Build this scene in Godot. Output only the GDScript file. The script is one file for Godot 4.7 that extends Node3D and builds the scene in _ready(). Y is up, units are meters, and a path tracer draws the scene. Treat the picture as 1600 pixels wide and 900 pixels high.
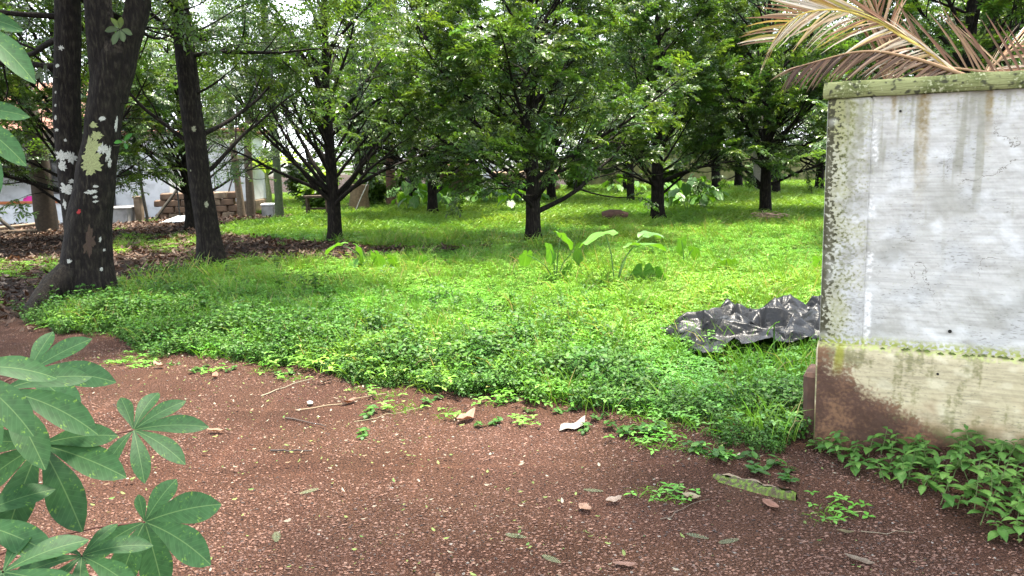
extends Node3D

var rng := RandomNumberGenerator.new()
var nz := FastNoiseLite.new()
var mats := {}
var used := {}

# near edge of the green growth, seen from the path (x, z)
const FRONT := [Vector2(-6.8, -9.6), Vector2(-4.9, -8.05), Vector2(-3.75, -7.27), Vector2(-2.96, -6.56), Vector2(-2.37, -6.28), Vector2(-1.76, -5.98), Vector2(-0.92, -5.41), Vector2(-0.24, -5.22), Vector2(0.39, -4.82), Vector2(0.9, -4.35), Vector2(1.25, -4.14), Vector2(1.62, -4.08)]
var lawn := PackedVector2Array()
var patch_a := PackedVector2Array([Vector2(-9.3, -18.4), Vector2(-6.6, -17.8), Vector2(-5.4, -14.1), Vector2(-7.6, -14.4)])
var patch_b := PackedVector2Array([Vector2(-9.6, -13.7), Vector2(-7.5, -13.3), Vector2(-6.3, -11.2), Vector2(-8.0, -11.4)])


class Shape:
	var v := PackedVector3Array()
	var n := PackedVector3Array()
	var t := PackedVector2Array()
	var c := PackedColorArray()
	var ix := PackedInt32Array()
	func put(p: Vector3, nn: Vector3, uv := Vector2.ZERO, col := Color.WHITE) -> int:
		v.append(p); n.append(nn); t.append(uv); c.append(col)
		return v.size() - 1
	func tri(a: int, b: int, d: int) -> void:
		ix.append(a); ix.append(b); ix.append(d)
	func quad(a: int, b: int, d: int, e: int) -> void:
		tri(a, b, d); tri(a, d, e)
	func flat(a: Vector3, b: Vector3, d: Vector3, col := Color.WHITE) -> void:
		var nn := (d - a).cross(b - a).normalized()
		tri(put(a, nn, Vector2(a.x, a.y), col), put(b, nn, Vector2(b.x, b.y), col), put(d, nn, Vector2(d.x, d.y), col))
	func done() -> ArrayMesh:
		# front faces run clockwise and agree with the normals
		for i in range(0, ix.size(), 3):
			var p := ix[i]
			var q := ix[i + 1]
			var r := ix[i + 2]
			if (v[r] - v[p]).cross(v[q] - v[p]).dot(n[p] + n[q] + n[r]) < 0.0:
				ix[i + 1] = r
				ix[i + 2] = q
		var a := []
		a.resize(Mesh.ARRAY_MAX)
		a[Mesh.ARRAY_VERTEX] = v; a[Mesh.ARRAY_NORMAL] = n; a[Mesh.ARRAY_TEX_UV] = t; a[Mesh.ARRAY_COLOR] = c; a[Mesh.ARRAY_INDEX] = ix
		var m := ArrayMesh.new()
		m.add_surface_from_arrays(Mesh.PRIMITIVE_TRIANGLES, a)
		return m


func numbered(called: String) -> String:
	if not used.has(called):
		used[called] = 0
		return called
	used[called] += 1
	return "%s_%03d" % [called, used[called]]


func thing(called: String, label: String, category: String, at := Vector3.ZERO, group := "") -> Node3D:
	var o := Node3D.new()
	o.name = numbered(called)
	add_child(o)
	o.position = at
	tag(o, label, category, group)
	return o


func tag(o: Node, label: String, category: String, group := "", kind := "") -> void:
	o.set_meta("label", label)
	o.set_meta("category", category)
	if group: o.set_meta("group", group)
	o.set_meta("kind", kind if kind else "thing")


func part(called: String, m: Mesh, mat: Material, parent: Node) -> MeshInstance3D:
	var o := MeshInstance3D.new()
	o.name = called
	o.mesh = m
	o.material_override = mat
	o.cast_shadow = GeometryInstance3D.SHADOW_CASTING_SETTING_ON
	parent.add_child(o, true)
	return o


func single(called: String, m: Mesh, mat: Material, label: String, category: String, at := Vector3.ZERO, group := "") -> MeshInstance3D:
	var o := part(numbered(called), m, mat, self)
	o.position = at
	tag(o, label, category, group)
	return o


func many(m: Mesh, where: Array, tints: PackedColorArray) -> MultiMesh:
	var mm := MultiMesh.new()
	mm.transform_format = MultiMesh.TRANSFORM_3D
	mm.use_colors = true
	mm.mesh = m
	mm.instance_count = where.size()
	for i in where.size():
		mm.set_instance_transform(i, where[i])
		mm.set_instance_color(i, tints[i])
	return mm


func many_part(called: String, mm: MultiMesh, mat: Material, parent: Node) -> MultiMeshInstance3D:
	var o := MultiMeshInstance3D.new()
	o.name = called
	o.multimesh = mm
	o.material_override = mat
	parent.add_child(o, true)
	o.set_meta("kind", "stuff")
	return o


func rr(a: float, b: float) -> float:
	return rng.randf_range(a, b)


func lin(r: float, g: float, b: float) -> Color:
	return Color(r, g, b)


func smooth(a: float, b: float, x: float) -> float:
	return smoothstep(a, b, x)


func front_z(x: float) -> float:
	for i in FRONT.size() - 1:
		if x < FRONT[i + 1].x:
			var f := clampf((x - FRONT[i].x) / (FRONT[i + 1].x - FRONT[i].x), 0.0, 1.0)
			return lerpf(FRONT[i].y, FRONT[i + 1].y, f)
	return FRONT[FRONT.size() - 1].y


func ground_y(x: float, z: float) -> float:
	var far := clampf(1.0 - Vector2(x, z + 8.0).length() / 60.0, 0.2, 1.0)
	var h := 0.035 * nz.get_noise_2d(x * 40.0, z * 40.0) * far + 0.012 * nz.get_noise_2d(x * 220.0, z * 220.0) * far
	# soil banked up against the foot of the wall
	var s := (x - 1.62) * 0.866 + (z + 4.07) * 0.5
	var d := (x - 1.62) * -0.5 + (z + 4.07) * 0.866
	h += 0.13 * smooth(0.15, 0.9, s) * smooth(0.75, 0.0, absf(d))
	return h


func spot(x: float, z: float, up := 0.0) -> Vector3:
	return Vector3(x, ground_y(x, z) + up, z)


# ---------- shapes

func tube(s: Shape, pts: PackedVector3Array, radii: PackedFloat32Array, sides: int, col := Color.WHITE, rough := 0.0, cap := false) -> void:
	var up := Vector3(0.31, 0.17, 0.93).normalized()
	var first := s.v.size()
	var along := 0.0
	for i in pts.size():
		var dir: Vector3 = (pts[mini(i + 1, pts.size() - 1)] - pts[maxi(i - 1, 0)]).normalized()
		var side := dir.cross(up)
		if side.length() < 0.05:
			side = dir.cross(Vector3(1, 0, 0))
		side = side.normalized()
		up = side.cross(dir).normalized()
		if i > 0: along += pts[i].distance_to(pts[i - 1])
		for k in sides:
			var a := TAU * k / sides
			var out := side * cos(a) + up * sin(a)
			var r := radii[i]
			if rough > 0.0:
				var q := pts[i] + out * r
				r *= 1.0 + rough * nz.get_noise_3d(q.x * 260.0, q.y * 120.0, q.z * 260.0)
			s.put(pts[i] + out * r, out, Vector2(float(k) / sides, along), col)
	for i in pts.size() - 1:
		for k in sides:
			var a := first + i * sides + k
			var b := first + i * sides + (k + 1) % sides
			s.quad(a, a + sides, b + sides, b)
	if cap:
		for e in [0, pts.size() - 1]:
			var dir: Vector3 = (pts[1] - pts[0]).normalized() * (-1.0 if e == 0 else 1.0)
			var m := s.put(pts[e], dir, Vector2.ZERO, col)
			for k in sides:
				var a := s.put(s.v[first + e * sides + k], dir, Vector2.ZERO, col)
				var b := s.put(s.v[first + e * sides + (k + 1) % sides], dir, Vector2.ZERO, col)
				if e == 0: s.tri(m, a, b)
				else: s.tri(m, b, a)


# a leaf blade: rows of three points along a bent midrib; widths is the outline from base to tip
func blade(s: Shape, base: Vector3, dir: Vector3, up: Vector3, length: float, width: float, widths: Array, fold: float, droop: float, col := Color.WHITE, rib := Color(0, 0, 0, 0)) -> void:
	dir = dir.normalized()
	var side := dir.cross(up)
	if side.length() < 0.01: side = dir.cross(Vector3(0.7, 0.1, 0.7))
	side = side.normalized()
	up = side.cross(dir).normalized()
	var p := base
	var d := dir
	var rows := widths.size()
	var step := length / (rows - 1)
	var prev := -1
	for i in rows:
		var u := side.cross(d).normalized()
		var w: float = widths[i] * width * 0.5
		var lift := u * (w * fold)
		var v := float(i) / (rows - 1)
		var mid := rib if rib.a > 0.0 else col
		var a := s.put(p - side * w + lift, (u + side * fold).normalized(), Vector2(0.5 - 0.5 * widths[i], v), col)
		s.put(p, u, Vector2(0.5, v), mid)
		s.put(p + side * w + lift, (u - side * fold).normalized(), Vector2(0.5 + 0.5 * widths[i], v), col)
		if prev >= 0:
			s.quad(prev, a, a + 1, prev + 1)
			s.quad(prev + 1, a + 1, a + 2, prev + 2)
		prev = a
		p += d * step
		d = (d + Vector3(0, -droop * step / maxf(length, 0.001), 0)).normalized()


# cheap leaf of four triangles
func small_leaf(s: Shape, base: Vector3, dir: Vector3, up: Vector3, length: float, width: float, fold: float, col: Color) -> void:
	dir = dir.normalized()
	var side := dir.cross(up).normalized()
	var u := side.cross(dir).normalized()
	var m := base + dir * length * 0.48
	var tip := base + dir * length - u * length * 0.12
	var a := s.put(base, u, Vector2(0.5, 0), col)
	var l := s.put(m - side * width * 0.5 + u * width * fold, (u + side * fold).normalized(), Vector2(0, 0.5), col)
	var c := s.put(m, u, Vector2(0.5, 0.5), col)
	var r := s.put(m + side * width * 0.5 + u * width * fold, (u - side * fold).normalized(), Vector2(1, 0.5), col)
	var e := s.put(tip, (u + dir * 0.3).normalized(), Vector2(0.5, 1), col)
	s.tri(a, l, c); s.tri(a, c, r); s.tri(l, e, c); s.tri(c, e, r)


# a box with chamfered edges; uv is the place on the box in metres (x, y) or (z, y)
func cbox(s: Shape, lo: Vector3, hi: Vector3, b: float, col := Color.WHITE, jag := 0.0) -> void:
	var face := func(o: Vector3, axis: int, sgn: float) -> Array:
		var q := []
		var a1 := (axis + 1) % 3
		var a2 := (axis + 2) % 3
		for k in [[0, 0], [1, 0], [1, 1], [0, 1]]:
			var p := Vector3.ZERO
			p[axis] = hi[axis] if sgn > 0.0 else lo[axis]
			p[a1] = hi[a1] - b if k[0] else lo[a1] + b
			p[a2] = hi[a2] - b if k[1] else lo[a2] + b
			q.append(p)
		return q
	var mid := (lo + hi) * 0.5
	var add := func(pts: Array) -> void:
		var nn: Vector3 = (pts[1] - pts[0]).cross(pts[2] - pts[0]).normalized()
		var c := Vector3.ZERO
		for p in pts: c += p
		c /= pts.size()
		if nn.dot(c - mid) < 0.0:
			nn = -nn
			pts.reverse()
		var id := []
		for p in pts:
			var jp: Vector3 = p + Vector3(nz.get_noise_3dv(p * 300.0), nz.get_noise_3dv(p * 300.0 + Vector3(99, 0, 0)), nz.get_noise_3dv(p * 300.0 + Vector3(0, 99, 0))) * jag
			id.append(s.put(jp, nn, Vector2(p.x - p.z * 0.2, -p.y), col))
		for k in range(1, id.size() - 1): s.tri(id[0], id[k + 1], id[k])
	var corner := {}
	for axis in 3:
		for sgn in [-1.0, 1.0]:
			var q: Array = face.call(mid, axis, sgn)
			add.call(q.duplicate())
			for p in q:
				var key := Vector3i(1 if p.x > mid.x else 0, 1 if p.y > mid.y else 0, 1 if p.z > mid.z else 0)
				if not corner.has(key): corner[key] = {}
				corner[key][axis] = p
	if b <= 0.0: return
	for key in corner:
		add.call([corner[key][0], corner[key][1], corner[key][2]])
	for axis in 3:
		var a1 := (axis + 1) % 3
		var a2 := (axis + 2) % 3
		for i in 2:
			for j in 2:
				var k0 := Vector3i.ZERO
				k0[a1] = i; k0[a2] = j
				var k1 := k0
				k1[axis] = 1
				add.call([corner[k0][a1], corner[k1][a1], corner[k1][a2], corner[k0][a2]])


func box_mesh(lo: Vector3, hi: Vector3, b := 0.01, jag := 0.0) -> ArrayMesh:
	var s := Shape.new()
	cbox(s, lo, hi, b, Color.WHITE, jag)
	return s.done()


# ---------- materials

func noise_tex(freq: float, kind: int, stops: Array, size := 512, octaves := 4, sd := 1, normal := false) -> NoiseTexture2D:
	var f := FastNoiseLite.new()
	f.noise_type = kind
	f.frequency = freq
	f.seed = sd
	f.fractal_octaves = octaves
	if kind == FastNoiseLite.TYPE_CELLULAR:
		f.cellular_return_type = FastNoiseLite.RETURN_CELL_VALUE if octaves == 0 else FastNoiseLite.RETURN_DISTANCE
		f.fractal_type = FastNoiseLite.FRACTAL_NONE
	var t := NoiseTexture2D.new()
	t.width = size
	t.height = size
	t.seamless = true
	t.noise = f
	if stops.size():
		var g := Gradient.new()
		var off := PackedFloat32Array()
		var cols := PackedColorArray()
		for st in stops:
			off.append(st[0]); cols.append(st[1])
		g.offsets = off
		g.colors = cols
		t.color_ramp = g
	if normal:
		t.as_normal_map = true
		t.bump_strength = 6.0
	return t


func srgb(r: float, g: float, b: float) -> Color:
	return Color(r, g, b).linear_to_srgb()


func mat(called: String, col: Color, rough: float, tint := false) -> StandardMaterial3D:
	var m := StandardMaterial3D.new()
	m.resource_name = called
	m.albedo_color = col.linear_to_srgb()
	m.roughness = rough
	m.vertex_color_use_as_albedo = tint
	m.cull_mode = BaseMaterial3D.CULL_DISABLED
	mats[called] = m
	return m


func leafy(called: String, rough: float, through: Color, spec := 0.5) -> StandardMaterial3D:
	var m := mat(called, Color.WHITE, rough, true)
	m.backlight_enabled = true
	m.backlight = through
	m.metallic_specular = spec
	return m


func make_materials() -> void:
	leafy("tree_leaf", 0.36, Color(0.95, 0.95, 0.6), 0.5)
	leafy("grass_blade", 0.4, Color(0.92, 0.92, 0.6), 0.5)
	leafy("weed_leaf", 0.5, Color(0.8, 0.8, 0.45), 0.34)
	leafy("taro_leaf", 0.4, Color(0.88, 0.88, 0.45), 0.55)
	leafy("dead_leaf", 0.75, Color(0.6, 0.5, 0.4), 0.35)
	mat("pebble", Color.WHITE, 0.85, true)
	mat("twig", Color.WHITE, 0.85, true)
	mat("plain", Color.WHITE, 0.8, true)
	var bark := mat("bark", Color.WHITE, 0.9, true)
	bark.albedo_texture = noise_tex(0.012, FastNoiseLite.TYPE_SIMPLEX, [[0.0, srgb(0.006, 0.005, 0.004)], [0.42, srgb(0.008, 0.006, 0.005)], [0.6, srgb(0.015, 0.012, 0.009)], [0.78, srgb(0.025, 0.021, 0.015)], [1.0, srgb(0.05, 0.048, 0.034)]], 512, 5, 3)
	bark.uv1_triplanar = true
	bark.uv1_scale = Vector3(3.4, 0.8, 3.4)
	bark.heightmap_enabled = true
	bark.heightmap_texture = noise_tex(0.03, FastNoiseLite.TYPE_SIMPLEX, [], 512, 4, 8)
	bark.heightmap_scale = 1.2
	bark.metallic_specular = 0.3
	var palm := mat("palm_bark", Color.WHITE, 0.85, true)
	palm.albedo_texture = noise_tex(0.02, FastNoiseLite.TYPE_SIMPLEX, [[0.0, srgb(0.5, 0.5, 0.5)], [1.0, srgb(1, 1, 1)]], 256, 4, 5)
	palm.uv1_triplanar = true
	palm.uv1_scale = Vector3(2, 2, 2)
	var lich := mat("lichen", Color.WHITE, 0.95, true)
	lich.albedo_texture = noise_tex(0.03, FastNoiseLite.TYPE_SIMPLEX, [[0.0, srgb(0.45, 0.45, 0.42)], [0.45, srgb(0.85, 0.85, 0.83)], [1.0, srgb(1, 1, 1)]], 256, 4, 15)
	lich.uv1_triplanar = true
	lich.uv1_scale = Vector3(6, 6, 6)
	# red lateritic earth: grains over coarser patches
	var g := mat("earth", Color.WHITE, 0.95, true)
	g.albedo_texture = noise_tex(0.1, FastNoiseLite.TYPE_CELLULAR, [[0.0, srgb(1.0, 0.94, 0.9)], [0.35, srgb(0.8, 0.74, 0.7)], [0.6, srgb(0.45, 0.40, 0.37)], [1.0, srgb(0.2, 0.17, 0.16)]], 1024, 1, 21)
	g.uv1_triplanar = true
	g.uv1_world_triplanar = true
	g.uv1_scale = Vector3(0.9, 0.9, 0.9)
	g.heightmap_enabled = true
	g.heightmap_texture = noise_tex(0.06, FastNoiseLite.TYPE_SIMPLEX, [], 1024, 5, 22)
	g.heightmap_scale = 5.0
	g.metallic_specular = 0.3
	g.detail_enabled = true
	g.detail_blend_mode = BaseMaterial3D.BLEND_MODE_MUL
	g.detail_albedo = noise_tex(0.006, FastNoiseLite.TYPE_SIMPLEX, [[0.0, srgb(0.62, 0.55, 0.5)], [0.45, srgb(0.9, 0.86, 0.84)], [1.0, srgb(1, 1, 1)]], 512, 5, 23)
	g.detail_uv_layer = BaseMaterial3D.DETAIL_UV_2
	g.uv2_triplanar = true
	g.uv2_world_triplanar = true
	g.uv2_scale = Vector3(0.21, 0.21, 0.21)
	var w := mat("whitewash", Color.WHITE, 0.9, true)
	w.albedo_texture = noise_tex(0.008, FastNoiseLite.TYPE_SIMPLEX, [[0.0, srgb(0.55, 0.53, 0.5)], [0.4, srgb(0.9, 0.9, 0.88)], [1.0, srgb(1, 1, 1)]], 512, 5, 31)
	w.uv1_triplanar = true
	w.uv1_scale = Vector3(0.4, 0.4, 0.4)
	var tp := mat("tarp", Color(0.011, 0.011, 0.012), 0.5)
	tp.metallic_specular = 0.36
	tp.roughness_texture = noise_tex(0.02, FastNoiseLite.TYPE_SIMPLEX, [[0.0, Color(0.55, 0.55, 0.55)], [1.0, Color(1, 1, 1)]], 256, 4, 41)
	tp.heightmap_enabled = true
	tp.heightmap_texture = noise_tex(0.05, FastNoiseLite.TYPE_SIMPLEX, [], 256, 4, 42)
	tp.heightmap_scale = 0.25
	tp.uv1_triplanar = true
	tp.uv1_scale = Vector3(3, 3, 3)
	var moss := mat("moss", Color.WHITE, 0.95, true)
	moss.albedo_texture = noise_tex(0.05, FastNoiseLite.TYPE_SIMPLEX, [[0.0, srgb(0.05, 0.035, 0.022)], [0.36, srgb(0.07, 0.05, 0.028)], [0.5, srgb(0.07, 0.10, 0.015)], [1.0, srgb(0.15, 0.22, 0.025)]], 256, 4, 51)
	moss.uv1_triplanar = true
	moss.uv1_scale = Vector3(2.2, 2.2, 2.2)
	moss.heightmap_enabled = true
	moss.heightmap_texture = noise_tex(0.08, FastNoiseLite.TYPE_SIMPLEX, [], 256, 4, 52)
	moss.heightmap_scale = 1.0


# ---------- orchard trees

func leaf_spray(sd: int, n: int, length: float, leaf: float, wide: float, flush: float) -> ArrayMesh:
	rng.seed = sd
	var s := Shape.new()
	var stem := PackedVector3Array()
	var rad := PackedFloat32Array()
	for i in 4:
		var t := i / 3.0
		stem.append(Vector3(0.02 * sin(t * 5.0), -0.06 * t * t * length * 3.0, -t * length))
		rad.append(0.004 * (1.0 - 0.7 * t))
	tube(s, stem, rad, 3, lin(0.04, 0.05, 0.02))
	# a few side twigs, leaves alternate along all of them
	var arms := [[stem, 1.0]]
	for k in 3:
		var b: Vector3 = stem[1].lerp(stem[3], k * 0.33)
		var sd2 := 1.0 if k % 2 else -1.0
		var e := b + Vector3(sd2 * length * rr(0.28, 0.45), rr(-0.06, 0.05), -length * rr(0.15, 0.4))
		var q := PackedVector3Array([b, (b + e) * 0.5 + Vector3(0, 0.015, 0), e])
		tube(s, q, PackedFloat32Array([0.003, 0.002, 0.001]), 3, lin(0.05, 0.06, 0.02))
		arms.append([q, 0.5])
	for arm in arms:
		var q: PackedVector3Array = arm[0]
		var cnt := int(n * arm[1])
		for i in cnt:
			var t := (i + 0.6) / cnt
			var f := t * (q.size() - 1)
			var a := mini(int(f), q.size() - 2)
			var p: Vector3 = q[a].lerp(q[a + 1], f - a)
			var ax := (q[a + 1] - q[a]).normalized()
			var sgn := 1.0 if i % 2 else -1.0
			var out := ax.cross(Vector3.UP).normalized() * sgn
			var d := (out * rr(0.5, 1.0) + ax * rr(0.3, 0.9) + Vector3(0, rr(-0.55, 0.25), 0)).normalized()
			var up := (Vector3.UP + out * rr(-0.4, 0.4) + ax * rr(-0.4, 0.4)).normalized()
			var k := rr(0.75, 1.25)
			var tone := rr(0.75, 1.3)
			var c := lin(0.058, 0.112, 0.032).lerp(lin(0.16, 0.29, 0.04), flush * t * t * rr(0.0, 1.0)) * tone
			small_leaf(s, p, d, up, leaf * rr(0.7, 1.15), leaf * wide * k, rr(0.05, 0.25), Color(c.r, c.g, c.b))
	return s.done()


func wander(from: Vector3, dir: Vector3, length: float, steps: int, curl: float, jitter: float) -> PackedVector3Array:
	var p := from
	var d := dir.normalized()
	var out := PackedVector3Array([p])
	for i in steps:
		p += d * length / steps
		out.append(p)
		d = (d + Vector3(rr(-1, 1), rr(-1, 1), rr(-1, 1)) * jitter + Vector3(0, curl / steps, 0)).normalized()
	return out


# limbs and leaf sprays growing out of a stem given by points and radii
# o: h0 h1 (heights), n, el0 el1 (rise at the bottom and at the top), reach, bare (share of a limb without leaves), curl, dense
func grow(stem: PackedVector3Array, rad: PackedFloat32Array, o: Dictionary, spray: ArrayMesh, sd: int) -> Dictionary:
	rng.seed = sd
	var limbs := []
	var where: Array[Transform3D] = []
	var tints := PackedColorArray()
	var n: int = o.n
	var only: Array = o.get("az", [])
	for i in n:
		var t := float(i) / maxf(1.0, n - 1.0)
		var y: float = lerpf(o.h0, o.h1, pow(t, o.get("pow", 1.0))) + rr(-0.14, 0.14)
		var k := 0
		while k < stem.size() - 2 and stem[k + 1].y < y: k += 1
		var f := clampf((y - stem[k].y) / maxf(0.001, stem[k + 1].y - stem[k].y), 0.0, 1.0)
		var base: Vector3 = stem[k].lerp(stem[k + 1], f)
		var rt := lerpf(rad[k], rad[k + 1], f)
		var az := i * 2.39996 + rr(-0.6, 0.6) + float(o.get("turn", 0.0))
		if only.size(): az = only[i % only.size()] + rr(-0.15, 0.15)
		var el: float = lerpf(o.el0, o.el1, t) + rr(-0.25, 0.25)
		var prof := 1.0 - 0.6 * pow(t, 2.0) if o.get("cone", true) else 0.75 + 0.35 * sin(PI * clampf(t, 0.0, 1.0))
		var L: float = o.reach * prof * rr(0.6, 1.18)
		var s := Shape.new()
		var r0 := minf(rt * 0.5, 0.010 + 0.012 * L)
		var dir := Vector3(cos(az) * cos(el), sin(el), sin(az) * cos(el))
		var path := wander(base, dir, L, 10, o.curl, 0.13)
		var pr := PackedFloat32Array()
		for q in path.size(): pr.append(r0 * (1.0 - 0.85 * q / 10.0))
		tube(s, path, pr, 6, Color.WHITE, 0.1)
		var ns := int(L * o.get("twigs", 5.0))
		for j in ns:
			var u := lerpf(o.bare * 0.6, 0.98, (j + rr(0.0, 0.9)) / ns)
			var fi := u * 10.0
			var a := mini(int(fi), 9)
			var p: Vector3 = path[a].lerp(path[a + 1], fi - a)
			var ax: Vector3 = (path[a + 1] - path[a]).normalized()
			var side := ax.cross(Vector3.UP).normalized().rotated(ax, rr(-0.7, 0.7))
			var sg := 1.0 if j % 2 else -1.0
			var d2 := (side * sg * rr(0.5, 1.0) + ax * rr(0.4, 1.0) + Vector3(0, rr(-0.45, 0.75), 0)).normalized()
			var L2 := L * (1.0 - u) * 0.42 + rr(0.25, 0.55)
			var p2 := wander(p, d2, L2, 5, 0.2, 0.2)
			var r2 := PackedFloat32Array()
			for q in 6: r2.append(maxf(0.003, r0 * (1.0 - 0.8 * u) * 0.5) * (1.0 - 0.8 * q / 5.0))
			tube(s, p2, r2, 4)
			var m := int(L2 * o.dense) + 1
			for w in m:
				var e := lerpf(0.25, 1.0, (w + rng.randf()) / m)
				if u < o.bare and e < 0.7: continue
				var ei := e * 5.0
				var b := mini(int(ei), 4)
				var pp: Vector3 = p2[b].lerp(p2[b + 1], ei - b)
				var ax2: Vector3 = (p2[b + 1] - p2[b]).normalized()
				var fw := (ax2 + Vector3(rr(-1, 1), rr(-0.9, 0.8), rr(-1, 1)) * 0.9).normalized()
				var bs := Basis.looking_at(fw, (Vector3.UP + Vector3(rr(-0.4, 0.4), 0, rr(-0.4, 0.4))).normalized())
				where.append(Transform3D(bs.scaled(Vector3.ONE * rr(0.75, 1.25)), pp))
				var tone := rr(0.7, 1.25)
				var yel := rr(0.85, 1.25)
				tints.append(Color(tone * yel, tone, tone * rr(0.7, 1.2)))
		limbs.append(s.done())
	return {"limbs": limbs, "crown": many(spray, where, tints), "count": where.size()}


func dress(root: Node3D, g: Dictionary, leaf_mat: Material) -> void:
	for m in g.limbs: part("limb", m, mats.bark, root)
	many_part("crown", g.crown, leaf_mat, root)


func trunk_points(h: float, r0: float, lean: Vector3, sd: int, wob := 0.05) -> Array:
	rng.seed = sd
	var pts := PackedVector3Array()
	var rad := PackedFloat32Array()
	var n := 22
	for i in n + 1:
		var t := float(i) / n
		var y := h * pow(t, 1.4) - (0.12 if i == 0 else 0.0)
		pts.append(Vector3(lean.x * t + wob * nz.get_noise_2d(sd * 37.0, y * 30.0), y, lean.z * t + wob * nz.get_noise_2d(sd * 91.0 + 50.0, y * 30.0)))
		rad.append(r0 * (0.12 + 0.88 * pow(1.0 - t, 0.8)) * (1.0 + 0.28 * exp(-maxf(y, 0.0) * 7.0)))
	return [pts, rad]


func orchard_tree(label: String, at: Vector3, h: float, r0: float, lean: Vector3, o: Dictionary, spray: ArrayMesh, sd: int, group := "orchard trees standing in the grass") -> Node3D:
	var root := thing("orchard_tree", label, "tree", at, group)
	var tp := trunk_points(h, r0, lean, sd)
	var s := Shape.new()
	tube(s, tp[0], tp[1], 14, Color.WHITE, 0.16)
	part("trunk", s.done(), mats.bark, root)
	dress(root, grow(tp[0], tp[1], o, spray, sd + 5), mats.tree_leaf)
	return root


func copy_tree(src: Node3D, label: String, at: Vector3, turn: float, size: Vector3, group := "orchard trees standing in the grass") -> Node3D:
	var c: Node3D = src.duplicate()
	c.name = numbered("orchard_tree")
	add_child(c)
	c.position = at
	c.rotation.y = turn
	c.scale = size
	tag(c, label, "tree", group)
	return c


# a stem of level rings, so that lichen can be laid on its real surface
func stem_at(path: Array, y: float) -> Array:
	var k := 0
	while k < path.size() - 2 and path[k + 1][1] < y: k += 1
	var a: Array = path[k]
	var b: Array = path[k + 1]
	var f := clampf((y - a[1]) / (b[1] - a[1]), 0.0, 1.0)
	f = f * f * (3.0 - 2.0 * f) * 0.4 + f * 0.6
	return [Vector3(lerpf(a[0], b[0], f), y, lerpf(a[2], b[2], f)), lerpf(a[3], b[3], f)]


func stem_point(path: Array, y: float, phi: float, lift := 0.0) -> Vector3:
	var q := stem_at(path, y)
	var r: float = q[1]
	r *= 1.0 + 0.13 * nz.get_noise_3d(cos(phi) * 45.0 + path[0][0] * 70.0, y * 32.0, sin(phi) * 45.0) + 0.05 * nz.get_noise_3d(cos(phi) * 160.0, y * 150.0, sin(phi) * 160.0)
	return q[0] + Vector3(cos(phi), 0, sin(phi)) * (r + lift)


func stem_mesh(path: Array, sides: int, rows: int) -> ArrayMesh:
	var s := Shape.new()
	var y0: float = path[0][1]
	var y1: float = path[path.size() - 1][1]
	for i in rows + 1:
		var y := lerpf(y0, y1, float(i) / rows)
		for k in sides:
			var phi := TAU * k / sides
			var p := stem_point(path, y, phi)
			var du := stem_point(path, y + 0.02, phi) - p
			var dp := stem_point(path, y, phi + 0.05) - p
			s.put(p, du.cross(dp).normalized() * 1.0, Vector2(float(k) / sides, y))
	for i in rows:
		for k in sides:
			var a := i * sides + k
			var b := i * sides + (k + 1) % sides
			s.quad(a, a + sides, b + sides, b)
	# normals outwards
	for i in s.n.size():
		var y: float = s.v[i].y
		var q := stem_at(path, y)
		if s.n[i].dot(s.v[i] - q[0]) < 0.0: s.n[i] = -s.n[i]
	return s.done()


func lichen(path: Array, y: float, phi: float, w: float, h: float, col: Color, sd: int) -> ArrayMesh:
	var s := Shape.new()
	var r := float(stem_at(path, y)[1])
	var mid := s.put(stem_point(path, y, phi, 0.006), Vector3(cos(phi), 0, sin(phi)), Vector2.ZERO, col)
	var n := 44
	for ring in [0.55, 1.0]:
		for k in n:
			var a := TAU * k / n
			var e: float = 1.0 + 0.7 * nz.get_noise_2d(cos(a) * 190.0 + sd * 53.0, sin(a) * 190.0) + 0.4 * nz.get_noise_2d(cos(a) * 900.0 + sd * 13.0, sin(a) * 900.0)
			var yy: float = y + sin(a) * h * 0.5 * e * ring
			var pp: float = phi + cos(a) * w * 0.5 * e * ring / r
			var c := col * (1.0 + 0.35 * nz.get_noise_2d(k * 90.0, sd * 31.0))
			s.put(stem_point(path, yy, pp, 0.0065 if ring < 0.9 else 0.001), Vector3(cos(pp), 0, sin(pp)), Vector2.ZERO, Color(c.r, c.g, c.b))
	for k in n:
		var k2 := (k + 1) % n
		s.tri(mid, mid + 1 + k, mid + 1 + k2)
		s.quad(mid + 1 + k, mid + 1 + n + k, mid + 1 + n + k2, mid + 1 + k2)
	return s.done()


func sprout(parent: Node3D, at: Vector3, out: Vector3, n: int, size: float, sd: int, col: Color) -> void:
	rng.seed = sd
	var s := Shape.new()
	var tip := at + out * 0.16 + Vector3(0, 0.03, 0)
	tube(s, PackedVector3Array([at, (at + tip) * 0.5 + Vector3(0, -0.02, 0), tip]), PackedFloat32Array([0.005, 0.004, 0.003]), 5, lin(0.09, 0.09, 0.05))
	var st := part("sprout", s.done(), mats.twig, parent)
	for i in n:
		var a := TAU * i / n + rr(-0.3, 0.3)
		var d := (out * rr(0.1, 0.5) + out.cross(Vector3.UP).normalized() * cos(a) + Vector3.UP * sin(a)).normalized()
		var l := Shape.new()
		var c := col * rr(0.7, 1.4)
		blade(l, tip + d * 0.012, d, out, size * rr(0.5, 1.2), size * rr(0.36, 0.5), [0.1, 0.55, 0.9, 1.0, 0.8, 0.1], 0.18, 0.6, Color(c.r, c.g, c.b), Color(c.r * 1.4, c.g * 1.3, c.b * 1.4, 1))
		part("leaf", l.done(), mats.weed_leaf, st)


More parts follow.
